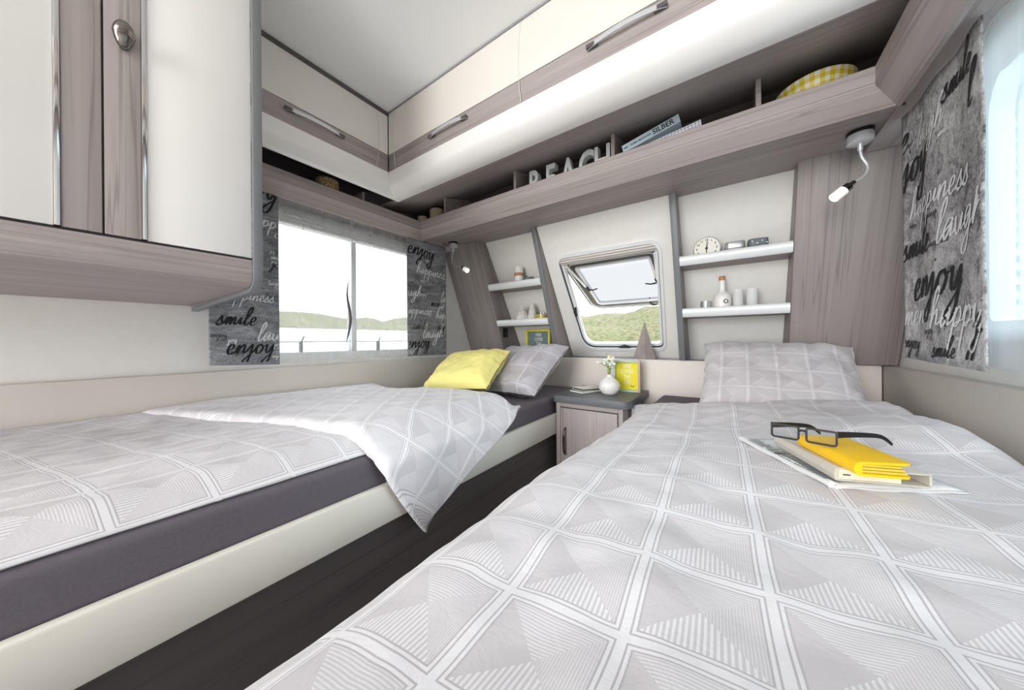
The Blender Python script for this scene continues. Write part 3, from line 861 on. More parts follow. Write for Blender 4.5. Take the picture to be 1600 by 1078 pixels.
# left: flat part
def duv_left(u, v):
    x = -1.742 + u * .905
    yf = fold_y(x) + .05
    y = -.95 + v * (yf + .95)
    edge = sstep(0, .075, -.837 - x)
    wall = sstep(0, .05, x + 1.742)
    z = -.311 + .047 * edge ** .6 + wr(x, y, 1) * (.35 + .65 * edge) + .012 * sstep(-1.0, -1.6, x)
    z = max(z, -.311)
    return (x + .006 * nz(y, 0, 2, 4) * (1 - edge), y, z - .02 * (1 - wall) * 0)
def fold_y(x):
    t = (x + 1.742) / .92
    return .15 + .33 * t ** 1.15 + .05 * sin(pi * t)
lduv = thing('duvet', 'pale grey checked duvet on the left bed with its corner folded over', 'duvet', (-1.3, .2, -.31), 'checked duvets')
g = G().grid(duv_left, 90, 130, lambda u, v: (-1.742 + u * .905 + .02 * nz(u * 3, v * 3, 4), -.95 + v * 1.4 + .015 * nz(u * 3, v * 4, 7)))
lo_ = g.out('sheet', 'bedding', lduv, smooth=True, angle=180, recalc=False)
md = lo_.modifiers.new('thick', 'SOLIDIFY'); md.thickness = .004; md.offset = -1
# folded corner: over the top of the bed, then hanging down in front of the rail
AL = .92                         # width across the bed, from the wall to the front edge
HANG = .275
def flap(u, v):
    a = u * (AL + HANG)
    if a < AL:
        x0 = -1.735 + a; drop = 0
        y0 = fold_y(x0); y1 = 1.05 + .16 * sstep(-1.7, -.9, x0) + .02 * nz(x0, 0, 3, 5)
    else:
        drop = a - AL; x0 = -1.735 + AL
        t = drop / HANG
        y0 = fold_y(x0) + .005 + .155 * t ** 1.3
        y1 = 1.21 - .56 * t ** 1.04 - .03 * sin(pi * t)
        y1 = max(y1, y0 + .002)
    y = y0 + (y1 - y0) * v
    top = -.237 + .010 * sin(pi * min(1, (y - y0) / .5)) + wr(x0, y, 5) * .9
    # fold radius at v = 0 and rim at the outer edge
    d = (y - y0); d2 = (y1 - y)
    rr = .030
    if d < rr: top -= .034 * (1 - sqrt(max(0, 1 - (1 - d / rr) ** 2)))
    if drop == 0:
        top -= .040 * (1 - sstep(0, .07, d2)) * sstep(-1.73, -1.5, x0)
        if x0 > -.92: # round over the bed edge
            k = (x0 + .92) / .105
            top -= .05 * k ** 2.2
        return (x0 + (.012 if x0 > -.9 else 0) * 0, y, top)
    bl = .022 * sin(pi * min(1, drop / HANG)) * (.4 + v) + .012 * nz(y, drop, 6, 5)
    return (x0 + .012 + .03 * sstep(0, .06, drop) + bl * .7, y, top - .05 - drop * .97)
R2 = sqrt(.5)
def flap_uv(u, v):
    p = flap(u, v); a = u * (AL + HANG); y = p[1]
    return ((a + y) * R2, (y - a) * R2)
g = G().grid(flap, 110, 70, flap_uv)
fo = g.out('folded_corner', 'bedding_flap', lduv, smooth=True, angle=180, recalc=False)
md = fo.modifiers.new('thick', 'SOLIDIFY'); md.thickness = .012; md.offset = -1

# right duvet
def duv_right(u, v):
    y = -.95 + v * 2.60
    s = u * 1.14                               # arc length across, starting at the hanging aisle edge
    hang = .13
    ztop = lambda x, yy: -.262 + (.03 + .09 * sstep(.4, 1.5, yy)) * (x + .02) + wr(x, yy, 11) * 1.6
    if s < hang:
        x = -.415 - .010 * sin(pi * s / hang) + .008 * nz(y, s, 3, 4); z = -.422 - (hang - s) * .95
        z += .4 * wr(-.4, y, 11)
    else:
        q = s - hang; R = .160
        if q < R * pi / 2:
            a = q / R; x = -.415 + R * (1 - cos(a)); z = ztop(-.255, y) - R * (1 - sin(a))
        else:
            x = -.415 + R + (q - R * pi / 2); z = ztop(x, y)
            z -= .10 * (1 - sstep(0, .09, .505 - x)) * sstep(.0, .5, y) * .8
    # rounded far end
    e = (1.65 - y) / .06
    if e < 1: z -= (z + .315) * (1 - sqrt(max(0, 1 - (1 - e) ** 2))) * .85
    # soft hollow folds near the pillow and right side
    z += .012 * sin(9 * x + 14 * y + 3 * nz(x, y, 2, 3)) * sstep(.12, .42, x) * sstep(.7, 1.0, y) * (1 - sstep(1.35, 1.6, y))
    rr = sqrt(((x - .165) / 1.0) ** 2 + ((y - .885) / 1.15) ** 2)
    w = 1 - sstep(.14, .27, rr)                # pressed flat under the books
    z = z * (1 - w) - .252 * w
    return (x, y, z)
ca, sa = cos(radians(4)), sin(radians(4))
def duv_right_uv(u, v):
    p = duv_right(u, v); s = u * 1.14; x = s - .13 - .16 * pi / 2 + .16 - .415; y = p[1]
    x += .006 * nz(x, y, 3, 4); y += .006 * nz(x, y, 8, 4)
    x -= -.09; y -= .413
    return (x * ca + y * sa * .5 + 1.2, -x * sa + y * ca + 1.2)
rduv = thing('duvet', 'pale grey checked duvet spread flat over the right bed', 'duvet', (.05, .4, -.31), 'checked duvets')
g = G().grid(duv_right, 150, 230, duv_right_uv)
ro = g.out('sheet', 'bedding', rduv, smooth=True, angle=180, recalc=False)
md = ro.modifiers.new('thick', 'SOLIDIFY'); md.thickness = .004; md.offset = -1

# ---- pillows -------------------------------------------------------
def pillow(name, label, mat, center, e1, e2, w, h, t, seed, group, n=44, pinch=.05):
    e1 = Vector(e1).normalized(); e2 = (Vector(e2) - e1 * Vector(e2).dot(e1)).normalized(); e3 = e1.cross(e2)
    c = Vector(center)
    vs = []; uvs = []; fs = []
    def pt(a, b, sgn):
        px = a * w / 2 * (1 - pinch * (1 - b * b) * abs(a)); py = b * h / 2 * (1 - pinch * (1 - a * a) * abs(b))
        k = max(0, (1 - a ** 4)) * max(0, (1 - b ** 4))
        th = t / 2 * (k ** .55)
        th *= 1 + .16 * nz(a * 1.5, b * 1.5, seed, 1.4) + .05 * nz(a * 4, b * 4, seed, 1.6)
        rim = 1 - k
        px += .006 * rim * nz(b * 3, a, seed + 2, 2); py += .006 * rim * nz(a * 3, b, seed + 5, 2)
        crease = .006 * sin(14 * a + 5 * b + 4 * nz(a, b, seed, 2)) * sstep(.55, .95, max(abs(a), abs(b))) * k ** .4
        return c + e1 * px + e2 * py + e3 * sgn * (th + crease)
    for sgn in (1, -1):
        for j in range(n + 1):
            for i in range(n + 1):
                a, b = 2 * i / n - 1, 2 * j / n - 1
                vs.append(pt(a, b, sgn)); uvs.append((a * w / 2 + 1.0, b * h / 2 + 1.03))
    N1 = n + 1; off = N1 * N1
    for j in range(n):
        for i in range(n):
            q = (j * N1 + i, j * N1 + i + 1, (j + 1) * N1 + i + 1, (j + 1) * N1 + i)
            fs.append(q); fs.append(tuple(off + k for k in reversed(q)))
    bm_g = G().add(vs, fs, uvs)
    o = bm_g.out(name, mat, smooth=True, angle=180, label=label, cat='pillow', group=group)
    b = bmesh.new(); b.from_mesh(o.data); bmesh.ops.remove_doubles(b, verts=b.verts, dist=1e-5); b.to_mesh(o.data); b.free()
    return o
pillow('pillow', 'grey checked pillow leaning on the headboard of the right bed', 'pillow_right', (.145, 1.775, -.165), (1, .02, -.03), (.085, .26, .22), .545, .41, .15, 3, 'checked pillows')
pillow('pillow', 'satin grey checked pillow behind the yellow cushion', 'pillow_satin', (-1.06, 1.60, -.17), (1, -.10, .03), (.02, .32, .22), .47, .44, .15, 9, 'checked pillows')
pillow('cushion', 'plain lemon yellow cushion lying on the left bed', 'yellow_cloth', (-1.285, 1.365, -.175), (1, .10, .10), (-.02, .3, .20), .46, .34, .15, 17, None)

# ================================================================== curtains
LET = {
 'e': (.80, [(0, .35), (.45, .58), (.47, .92), (.25, 1.0), (.1, .5), (.3, 0), (.8, .3)]),
 'n': (.95, [(0, .5), (.14, .95), (.14, .05), (.25, .6), (.5, 1.0), (.62, .7), (.64, .1), (.95, .35)]),
 'j': (.62, [(0, .4), (.3, 1.0), (.3, -.7), (.08, -1.15), (-.12, -.75), (.62, .35)]),
 'o': (.92, [(0, .35), (.2, .9), (.5, .98), (.15, .75), (.2, .1), (.5, .02), (.68, .6), (.45, 1.0), (.62, .82), (.92, .85)]),
 'y': (.95, [(0, .85), (.1, .95), (.14, .3), (.38, .05), (.7, .95), (.66, -.6), (.42, -1.25), (.1, -.85), (.95, .35)]),
 's': (.78, [(0, .1), (.36, 1.05), (.42, .65), (.6, .22), (.32, -.05), (.1, .12), (.45, .05), (.78, .3)]),
 'm': (1.2, [(0, .4), (.14, .95), (.16, .05), (.32, .85), (.46, .9), (.5, .05), (.7, .85), (.84, .9), (.9, .1), (1.2, .35)]),
 'i': (.5, [(0, .35), (.18, .95), (.2, .15), (.5, .35)]),
 'l': (.56, [(0, .35), (.45, 1.7), (.36, 2.25), (.15, 1.7), (.14, .25), (.3, .02), (.56, .35)]),
 'h': (.92, [(0, .35), (.4, 1.7), (.3, 2.25), (.12, 1.6), (.1, .02), (.22, .65), (.5, .98), (.6, .2), (.92, .35)]),
 'a': (.92, [(.62, .85), (.3, 1.0), (.05, .5), (.25, .02), (.6, .75), (.62, .12), (.92, .35)]),
 'p': (.92, [(0, .4), (.15, .98), (.1, -1.2), (.16, .5), (.45, 1.0), (.66, .5), (.4, .02), (.25, .15), (.92, .35)]),
 'u': (.92, [(0, .9), (.08, .25), (.35, .04), (.6, .92), (.6, .15), (.92, .35)]),
 'g': (.9, [(.6, .85), (.3, 1.0), (.05, .5), (.3, .05), (.6, .85), (.56, -.8), (.3, -1.15), (.06, -.75), (.9, .35)]),
}
def word_geo(word, y0, z0, xh, sgn, surf, lim, pen, slant=.12, tilt=0.0, off=.0016):
    """brush-written word as a ribbon lying on the cloth; surf(y,z)->x; lim = (ymin,ymax,zmin,zmax)"""
    g = G(); cx = 0.0
    strokes = []; cur = []
    for ch in word:
        adv, pts = LET[ch]
        cur += [(cx + px, py) for px, py in pts]
        if ch in 'ij': strokes.append([(cx + .3, 1.5), (cx + .36, 1.62)])
        cx += adv
    strokes.append(cur)
    for st in strokes:
        p = smoothpts([Vector((a, b, 0)) for a, b in st], 5)
        prev = None
        for i in range(len(p)):
            d = p[min(i + 1, len(p) - 1)] - p[max(i - 1, 0)]
            if d.length < 1e-6: continue
            d.normalize(); n = Vector((-d.y, d.x, 0))
            w = pen * (.45 + .75 * abs(d.y)) * (.3 + .7 * min(1, i / 5, (len(p) - 1 - i) / 5))
            pr = []
            for s_ in (-1, 1):
                q = p[i] + n * w * s_ * .5
                a = (q.x + slant * q.y) * xh; b = q.y * xh + a * tilt
                y, z = y0 + sgn * a, z0 + b
                pr.append((y, z))
            ok = all(lim[0] < y < lim[1] and lim[2] < z < lim[3] for y, z in pr)
            if not ok: prev = None; continue
            k = len(g.v)
            for y, z in pr: g.v.append(Vector((surf(y, z), y, z)))
            if prev is not None: g.f.append((prev, prev + 1, k + 1, k))
            prev = k
    return g

def curtain(label, mat, x, sgn, ya, yb, za, zb_, words, seed, zslope=0.0, nscrib=16):
    """sgn +1: faces +X (left wall); -1: faces -X (right wall). Text runs +Y on the left wall, -Y on the right."""
    r = thing('curtain', label, 'curtain', (x, (ya + yb) / 2, za), 'grey script-print curtains')
    base = lambda y, z: x + .004 * sin((y - ya) * 34 + seed) * (.5 + .5 * (z - za) / (zb_ - za)) + .003 * nz(y, z, seed, 5)
    surf = lambda y, z: base(y, z) + sgn * .0032
    g = G().grid(lambda u, v: (base(ya + (yb - ya) * u, za + (zb_ - za) * v), ya + (yb - ya) * u, za + (zb_ - za) * v + zslope * (u - .5) * (1 - v)), 40, 30)
    o = g.out('cloth', mat, r, smooth=True, angle=180, recalc=False)
    m = o.modifiers.new('thick', 'SOLIDIFY'); m.thickness = .003; m.offset = 0
    lim = (ya + .003, yb - .003, za + .003 + abs(zslope) / 2, zb_)
    for (w, y0, z0, xh, col, tilt) in words:
        gg = word_geo(w, y0, z0, xh, sgn, surf, lim, .17 if col == 'print_black' else .13, tilt=tilt, slant=.28)
        if gg.f: gg.out('printed_word', col, r, recalc=False)
    rnd = random.Random(seed); ws = ['enjoy', 'smile', 'laugh', 'happy', 'joy', 'happiness']
    for k in range(nscrib):
        y0 = rnd.uniform(ya, yb) if sgn > 0 else rnd.uniform(ya + .05, yb)
        gg = word_geo(rnd.choice(ws), y0, rnd.uniform(za, zb_ - .03), rnd.uniform(.006, .012), sgn, lambda y, z: base(y, z) + sgn * .0026, lim, .17, tilt=rnd.uniform(-.05, .12))
        if gg.f: gg.out('printed_scribble', rnd.choice(['print_mid', 'print_mid', 'print_light']), r, recalc=False)
    return r
B_, W_ = 'print_black', 'print_light'
CZT = .66
curtain('grey script curtain at the left end of the side window, partly behind the cabinet', 'curtain_dark', -1.655, 1, .328, .560, -.092, CZT,
        [('joy', .43, .625, .05, B_, -.02), ('happy', .44, .50, .03, W_, 0), ('smile', .345, .072, .034, B_, .0), ('happiness', .36, .175, .024, W_, 0),
         ('laugh', .475, .005, .036, W_, .06), ('enjoy', .375, -.045, .038, B_, .0), ('joy', .53, .33, .02, B_, 0), ('laugh', .40, .30, .02, W_, 0), ('happy', .42, .40, .016, W_, 0)], 3, -.01)
curtain('grey script curtain in the front corner beside the left column', 'curtain_dark', -1.655, 1, 1.236, 1.556, -.092, CZT,
        [('enjoy', 1.235, .555, .05, B_, -.06), ('happiness', 1.30, .44, .036, W_, -.05), ('laugh', 1.19, .285, .034, W_, 0), ('laugh', 1.50, .27, .034, W_, 0),
         ('happiness', 1.215, .175, .028, W_, 0), ('happy', 1.46, .155, .03, W_, 0), ('smile', 1.27, .075, .03, 'print_mid', 0), ('joy', 1.47, .08, .026, B_, 0),
         ('laugh', 1.345, .02, .042, W_, .03), ('enjoy', 1.225, -.045, .042, B_, .04), ('men', 1.42, .235, .026, B_, 0)], 11, .0)
curtain('long grey script curtain at the front end of the right window', 'curtain_light', .425, -1, 1.086, 1.456, -.066, CZT,
        [('e', 1.462, .545, .05, B_, .05), ('smile', 1.25, .575, .035, B_, .0), ('laugh', 1.385, .53, .034, W_, .0), ('joy', 1.455, .45, .055, B_, .04), ('l', 1.14, .50, .04, B_, 0),
         ('happiness', 1.42, .34, .038, W_, .0), ('smile', 1.462, .225, .042, B_, .03), ('laugh', 1.27, .235, .045, W_, .05), ('enjoy', 1.41, .105, .056, B_, .03),
         ('men', 1.455, .035, .04, W_, 0), ('happy', 1.30, .025, .046, W_, 0), ('enjoy', 1.462, -.03, .022, B_, -.02), ('smile', 1.29, -.05, .024, B_, .0), ('joy', 1.13, .0, .05, B_, 0)], 23, .012, 22)

def sheer(label, x, ya, yb, za, zb_, seed, mat='sheer'):
    r = thing('sheer_curtain', label, 'sheer curtain', (x, (ya + yb) / 2, za), 'white sheer curtains')
    f = lambda y, z: x + .0035 * sin(y * 55 + seed + 2 * nz(y, z, seed, 2)) + .004 * nz(y, z, seed, 3)
    G().grid(lambda u, v: (f(ya + (yb - ya) * u, za + (zb_ - za) * v), ya + (yb - ya) * u, za + (zb_ - za) * v), 90, 14).out('cloth', mat, r, smooth=True, angle=180, recalc=False)
    return r, f
shL, fL = sheer('white sheer curtain across the left window between the grey curtains', -1.685, .50, 1.33, -.094, .66, 2)
shR, fR = sheer('white sheer curtain across the right window', .455, .12, 1.40, -.066, .66, 6, 'sheer_thick')
def brush(y0, y1, z0, z1, w, mat, amp):
    n = 26; g = G()
    for i in range(n + 1):
        t = i / n; z = z1 + (z0 - z1) * t; y = y1 + (y0 - y1) * t + amp * sin(2.3 * pi * t)
        ww = w * sin(pi * t) ** .8 * (.6 + .7 * t) + .0004
        g.v += [Vector((fL(y, z) + .006, y - ww, z)), Vector((fL(y, z) + .006, y + ww, z))]
        if i: k = 2 * i; g.f.append((k - 2, k - 1, k + 1, k))
    g.out('printed_stroke', mat, shL, recalc=False)
brush(.875, .885, -.005, .335, .0075, 'sheer_print', -.010)
brush(.668, .655, .30, .60, .0032, 'sheer_faint', .010)
brush(1.075, 1.065, .30, .585, .0032, 'sheer_faint', .010)

# ================================================================== nightstand
nx0, nx1 = -.822, -.412
ns = thing('nightstand', 'wood nightstand with a dark grey stone top between the beds', 'nightstand', (-.62, 1.78, -.92))
tp_ = rrect(nx0, nx1, 1.548, HB - .004, [.03, .03, .004, .004], 6)
G().slab(tp_, [], lambda a, b: Vector((a, b, -.337)), lambda a, b: Vector((a, b, -.300))).out('top', 'stone_top', ns, bevel=.004)
bx0, bx1, by = nx0 + .021, nx1 - .028, 1.572
G().box(bx0, bx1, by + .002, HB - .005, -.915, -.339).out('body', 'wood_Z', ns, bevel=.004)
G().box(bx0 + .012, bx1 - .012, by - .001, by + .004, -.90, -.342).out('shadow_gap', 'shadow_gap', ns)
G().box(bx0, bx0 + .024, by - .012, by + .004, -.915, -.339).out('post', 'wood_Z', ns, bevel=.004)
G().box(bx1 - .024, bx1, by - .012, by + .004, -.915, -.339).out('post', 'wood_Z', ns, bevel=.004)
G().box(bx0 + .024, bx1 - .024, by - .010, by + .004, -.360, -.339).out('top_rail', 'wood_X', ns)
dr = G().box(bx0 + .027, bx1 - .027, by - .014, by, -.89, -.365).out('door', 'wood_Z', ns, bevel=.002)
hx = bx0 + .058
pts = [(hx, by - .014, -.472), (hx, by - .030, -.480), (hx, by - .038, -.505), (hx, by - .040, -.54), (hx, by - .038, -.575), (hx, by - .030, -.602), (hx, by - .014, -.612)]
G().tube(smoothpts(pts, 3), .0065, 8).out('handle', 'chrome_dark', dr, smooth=True, label='bowed dark chrome handle')

# ================================================================== reading lamps
def lamp(label, base, pts, headdir):
    r = thing('reading_lamp', label, 'lamp', base, 'gooseneck reading lamps')
    b = Vector(base)
    G().lathe([(.033, 0), (.033, -.010), (.031, -.011)], 28, b).out('mount', 'black', r, smooth=True)
    G().lathe([(.031, -.0115), (.032, -.014), (.032, -.036), (.028, -.040), (.010, -.042)], 28, b).out('base', 'silver', r, smooth=True, angle=40)
    G().lathe([(.007, -.042), (.0065, -.060), (.0045, -.064)], 14, b).out('collar', 'silver', r, smooth=True)
    P = [b + Vector((0, 0, -.06))] + [b + Vector(p) for p in pts]
    G().tube(smoothpts(P, 8), .0042, 8).out('gooseneck', 'silver', r, smooth=True)
    e = b + Vector(pts[-1]); d = Vector(headdir).normalized()
    hd = G().tube([e - d * .004, e + d * .012, e + d * .014, e + d * .030], [.006, .007, .0135, .0135], 18).out('head', 'chrome_dark', r, smooth=True, angle=40)
    G().tube([e + d * .0305, e + d * .064], [.0155, .0155], 20).out('lens_cylinder', 'lamp_acrylic', hd, smooth=True, angle=40)
    G().tube([e + d * .0645, e + d * .067], [.014, .013], 20).out('bulb', 'lamp_glow', hd)
    L = bpy.data.lights.new('reading_lamp_light', 'SPOT'); L.energy = 1.2; L.spot_size = radians(95); L.spot_blend = .8; L.shadow_soft_size = .015; L.color = (1, .93, .84)
    lo = bpy.data.objects.new('reading_lamp_light', L); C.objects.link(lo)
    lo.location = e + d * .075 + W3; lo.rotation_euler = d.to_track_quat('-Z', 'Y').to_euler()
lamp('chrome gooseneck reading lamp above the right bed', (.343, 1.50, .6740), [(.004, 0, -.085), (.016, -.002, -.12), (.008, -.004, -.148), (-.018, -.008, -.165)], (-.75, -.15, -.65))
lamp('chrome gooseneck reading lamp above the left bed', (-1.577, 1.555, .6785), [(.0, -.01, -.09), (.008, -.02, -.135), (.05, -.03, -.17), (.12, -.04, -.195)], (.85, -.15, -.45))

# ================================================================== things on the nightstand
TZ = -.2995
vs_ = thing('vase', 'round white ribbed vase holding daisies on the nightstand', 'vase', (-.562, 1.735, TZ))
def vase_r(z):
    pr = [(0, .028), (.012, .042), (.03, .053), (.048, .056), (.066, .050), (.082, .035), (.094, .020), (.102, .0145), (.110, .0145)]
    for (a, ra), (b, rb) in zip(pr, pr[1:]):
        if a <= z <= b: return ra + (rb - ra) * (z - a) / (b - a)
    return pr[-1][1]
g = G(); NS, NZ = 72, 40
for j in range(NZ + 1):
    z = .110 * j / NZ
    for i in range(NS):
        a = 2 * pi * i / NS
        k = .0011 * (abs(sin(9 * a + 42 * z)) + abs(sin(9 * a - 42 * z))) * sstep(0, .01, z) * (1 - sstep(.09, .10, z))
        r = vase_r(z) + k; g.v.append(Vector((r * cos(a), r * sin(a), z)))
for j in range(NZ):
    for i in range(NS):
        i2 = (i + 1) % NS; g.f.append((j * NS + i, j * NS + i2, (j + 1) * NS + i2, (j + 1) * NS + i))
g.f.append(tuple(range(NS - 1, -1, -1)))
k0 = len(g.v)
for z, r in ((.110, .011), (.09, .012)):
    for i in range(NS):
        a = 2 * pi * i / NS; g.v.append(Vector((r * cos(a), r * sin(a), z)))
for i in range(NS):
    i2 = (i + 1) % NS
    g.f.append((NZ * NS + i, NZ * NS + i2, k0 + i2, k0 + i)); g.f.append((k0 + i, k0 + i2, k0 + NS + i2, k0 + NS + i))
g.f.append(tuple(k0 + NS + i for i in range(NS)))
g.out('body', 'ceramic', vs_, local=True, smooth=True, angle=70)
# flowers are their own things, standing in the vase
rnd = random.Random(5)
stems = [((-.004, 0), (.012, -.01, .205), 'daisy'), ((.0, .003), (-.030, .0, .185), 'bud'), ((.003, -.002), (-.058, -.01, .168), 'bud'), ((-.002, .002), (.002, .01, .180), 'daisy2'), ((.004, 0), (-.022, .02, .225), 'sprig'), ((0, -.004), (.028, .01, .160), 'bud')]
nb = 0
names = {'daisy': ['white daisy with a yellow eye standing tallest in the vase'], 'daisy2': ['small white daisy low among the stems in the vase'],
         'sprig': ['thin bare sprig arching out of the top of the vase'],
         'bud': ['white budded stem in the middle of the vase', 'leafy budded stem reaching furthest left from the vase', 'budded stem leaning right from the vase']}
for (b0, e0, kind) in stems:
    lab = names[kind][0] if kind != 'bud' else names['bud'][nb]
    if kind == 'bud': nb += 1
    fl_ = thing('flower_stem', lab, 'flower', (-.562, 1.735, TZ), 'flowers in the white vase')
    p0 = Vector((b0[0], b0[1], .095)); p1 = Vector((b0[0] * 2, b0[1] * 2, .135)); p2 = Vector(e0)
    mid = (p1 + p2) / 2 + Vector((0, 0, .012))
    cp = smoothpts([p0, p1, mid, p2], 6)
    G().tube(cp, .0016 if kind != 'sprig' else .0010, 6).out('stem', 'stem_green', fl_, local=True, smooth=True)
    if kind.startswith('daisy'):
        sc = 1.0 if kind == 'daisy' else .85
        tiltv = Vector((.1, -.55, .8)).normalized(); q = tiltv.to_track_quat('Z', 'Y').to_matrix()
        for k in range(12):
            a = 2 * pi * k / 12; pe = G(); L_ = .021 * sc; wd = .0048 * sc
            loc_ = [(0.003, -wd * .5, 0), (L_ * .6, -wd, -.001), (L_, -wd * .5, -.004), (L_, wd * .5, -.004), (L_ * .6, wd, -.001), (.003, wd * .5, 0)]
            R_ = Matrix.Rotation(a, 3, 'Z')
            tp2 = [p2 + q @ (R_ @ Vector(v)) for v in loc_]; bt2 = [v - q @ Vector((0, 0, .0008)) for v in tp2]
            n = 6
            pe.add(tp2 + bt2, [tuple(range(n)), tuple(range(2 * n - 1, n - 1, -1))] + [(i, (i + 1) % n, n + (i + 1) % n, n + i) for i in range(n)])
            pe.out('petal', 'petal', fl_, local=True)
        eye = G(); vs = []; 
        for (rr_, zz_) in ((.0075, 0), (.0070, .003), (.0045, .0055), (.0012, .0065)):
            for i in range(14):
                a = 2 * pi * i / 14; vs.append(p2 + q @ Vector((rr_ * sc * cos(a), rr_ * sc * sin(a), zz_)))
        fsx = [(j * 14 + i, j * 14 + (i + 1) % 14, (j + 1) * 14 + (i + 1) % 14, (j + 1) * 14 + i) for j in range(3) for i in range(14)] + [tuple(42 + i for i in range(14)), tuple(range(13, -1, -1))]
        eye.add(vs, fsx).out('eye', 'flower_eye', fl_, local=True, smooth=True)
    if kind == 'bud':
        for k in range(3):
            c = cp[-1 - k * 3] + Vector((rnd.uniform(-.012, .012), rnd.uniform(-.008, .008), rnd.uniform(0, .006)))
            bgeo = G().lathe([(.001, -.007), (.006, -.004), (.0075, .001), (.006, .006), (.001, .009)], 10, c)
            bgeo.out('bud', 'petal', fl_, local=True, smooth=True)
    if kind in ('bud', 'daisy2'):
        for k in range(5):
            c = cp[6 + k * 2]; d = Vector((rnd.uniform(-1, 1), rnd.uniform(-.8, .3), rnd.uniform(.1, .7))).normalized()
            s_ = d.cross(Vector((0, 0, 1))).normalized() * .0042; L_ = rnd.uniform(.016, .026)
            lf = G().add([c, c + d * L_ * .5 + s_, c + d * L_ + Vector((0, 0, -.003)), c + d * L_ * .5 - s_, c + d * L_ * .5 + Vector((0, 0, .0018))], [(0, 1, 4), (1, 2, 4), (2, 3, 4), (3, 0, 4), (0, 3, 2, 1)])
            lf.out('leaf', 'leaf', fl_, local=True)
    if kind == 'sprig':
        for k in range(4):
            c = cp[-1 - k * 2]; G().lathe([(.0008, -.003), (.003, 0), (.0008, .003)], 8, c + Vector((.004 * (-1) ** k, 0, 0))).out('bud', 'stem_green', fl_, local=True, smooth=True)

def small_book(name, label, mat, loc, rot, w, l, h, group=None, cat='book', pages='page_cream', r=.004):
    b = thing(name, label, cat, loc, group, rot)
    G().box(-w / 2, w / 2, -l / 2, l / 2, 0, .0022).out('cover', mat, b, local=True, bevel=.0008)
    G().box(-w / 2, w / 2, -l / 2, l / 2, h - .0022, h).out('cover', mat, b, local=True, bevel=.0008)
    G().box(-w / 2, -w / 2 + .0022, -l / 2, l / 2, .002, h - .002).out('spine', mat, b, local=True)
    G().box(-w / 2 + .0024, w / 2 - .003, -l / 2 + .003, l / 2 - .003, .0024, h - .0024).out('pages', pages, b, local=True)
    return b
small_book('notebook', 'blue-grey notebook at the bottom of the pair on the nightstand', 'book_grey', (-.705, 1.748, TZ), radians(-24), .105, .150, .013, 'notebooks on the nightstand', 'notebook', 'paper')
nb2 = small_book('notebook', 'white notebook with a black elastic on top of the grey one', 'paper', (-.695, 1.752, TZ + .0135), radians(-32), .100, .135, .013, 'notebooks on the nightstand', 'notebook', 'ink')
G().box(.025, .031, -.069, .069, .0128, .0140).out('elastic', 'black', nb2, local=True)

def picture(label, loc, rot, w, h, d, fmat, bmat, lines, tmat, border, sidemat=None, fw_=.012, szs=None, tilt=0.0):
    p = thing('picture_frame', label, 'picture frame', loc, 'framed prints', rot)
    if tilt: p.rotation_euler = (tilt, 0, rot)
    for nm, (x0, x1, z0, z1) in (('frame_side', (-w / 2, -w / 2 + fw_, 0, h)), ('frame_side', (w / 2 - fw_, w / 2, 0, h)), ('frame_bottom', (-w / 2 + fw_, w / 2 - fw_, 0, fw_)), ('frame_top', (-w / 2 + fw_, w / 2 - fw_, h - fw_, h))):
        m = sidemat if (sidemat and x0 > 0 and nm == 'frame_side') else fmat
        G().box(x0, x1, 0, d, z0, z1).out(nm, m, p, local=True, bevel=.0008)
    pr = G().box(-w / 2 + fw_, w / 2 - fw_, d * .62, d * .9, fw_, h - fw_).out('print', bmat, p, local=True)
    n = len(lines); H_ = h - 2 * fw_
    for i, t in enumerate(lines):
        zc = fw_ + H_ * (.86 - i * .20); sz = (szs or [H_ * .21] * n)[i]
        text_geo(t, sz, lambda a, b, c, zc=zc: Vector((a, d * .62 - .0006 - c, zc - sz * .35 + b)), .0003, .0, .62).out('lettering', tmat, pr, local=True)
    return p, pr
fr1, pr1 = picture('pale green box frame with a yellow sun print on the nightstand', (-.505, 1.865, TZ), radians(6), .148, .182, .040, 'pale_green', 'yellow_print', ['HERE', 'COMES', 'THE', 'SUN'], 'paper', 0, 'pink_wood')
# small black butterfly mark in the print's corner
bf = G(); yb_ = .040 * .62 - .0008
bf.prism([(.030, .030), (.020, .038), (.024, .030), (.022, .024)], lambda a, b: Vector((a, yb_, b)), lambda a, b: Vector((a, yb_ - .0005, b)))
bf.prism([(.030, .030), (.041, .036), (.037, .030), (.039, .023)], lambda a, b: Vector((a, yb_, b)), lambda a, b: Vector((a, yb_ - .0005, b)))
bf.out('butterfly_mark', 'ink', pr1, local=True)
picture('yellow frame with a grey-blue print under the left niche shelves', (-1.20, 2.045, LEDGE + .001), 0, .205, .198, .03, 'yellow_paint', 'teal_print', ['HERE', 'COMES', 'THE', 'SUN'], 'paper', 0, None, .014)

# ================================================================== sill ornament: two crossed wooden triangles
py = thing('wooden_pyramid', 'tall grey-brown wooden pyramid ornament on the window sill', 'ornament', (-.452, 2.066, LEDGE - .005))
hgt = .236
for nm, b0, b1 in (('side', (-.066, .004), (.012, -.034)), ('side', (.012, -.034), (.066, .012)), ('side', (.066, .012), (-.066, .004))):
    ap = Vector((.004, .0, hgt)); q0 = Vector((*b0, 0)); q1 = Vector((*b1, 0)); ins = lambda v: v * .9 + Vector((0, 0, .0)) 
    G().add([q0, q1, ap, ins(q0), ins(q1), ap * .97], [(0, 1, 2), (5, 4, 3), (0, 3, 4, 1), (1, 4, 5, 2), (2, 5, 3, 0)]).out(nm, 'driftwood', py, local=True)

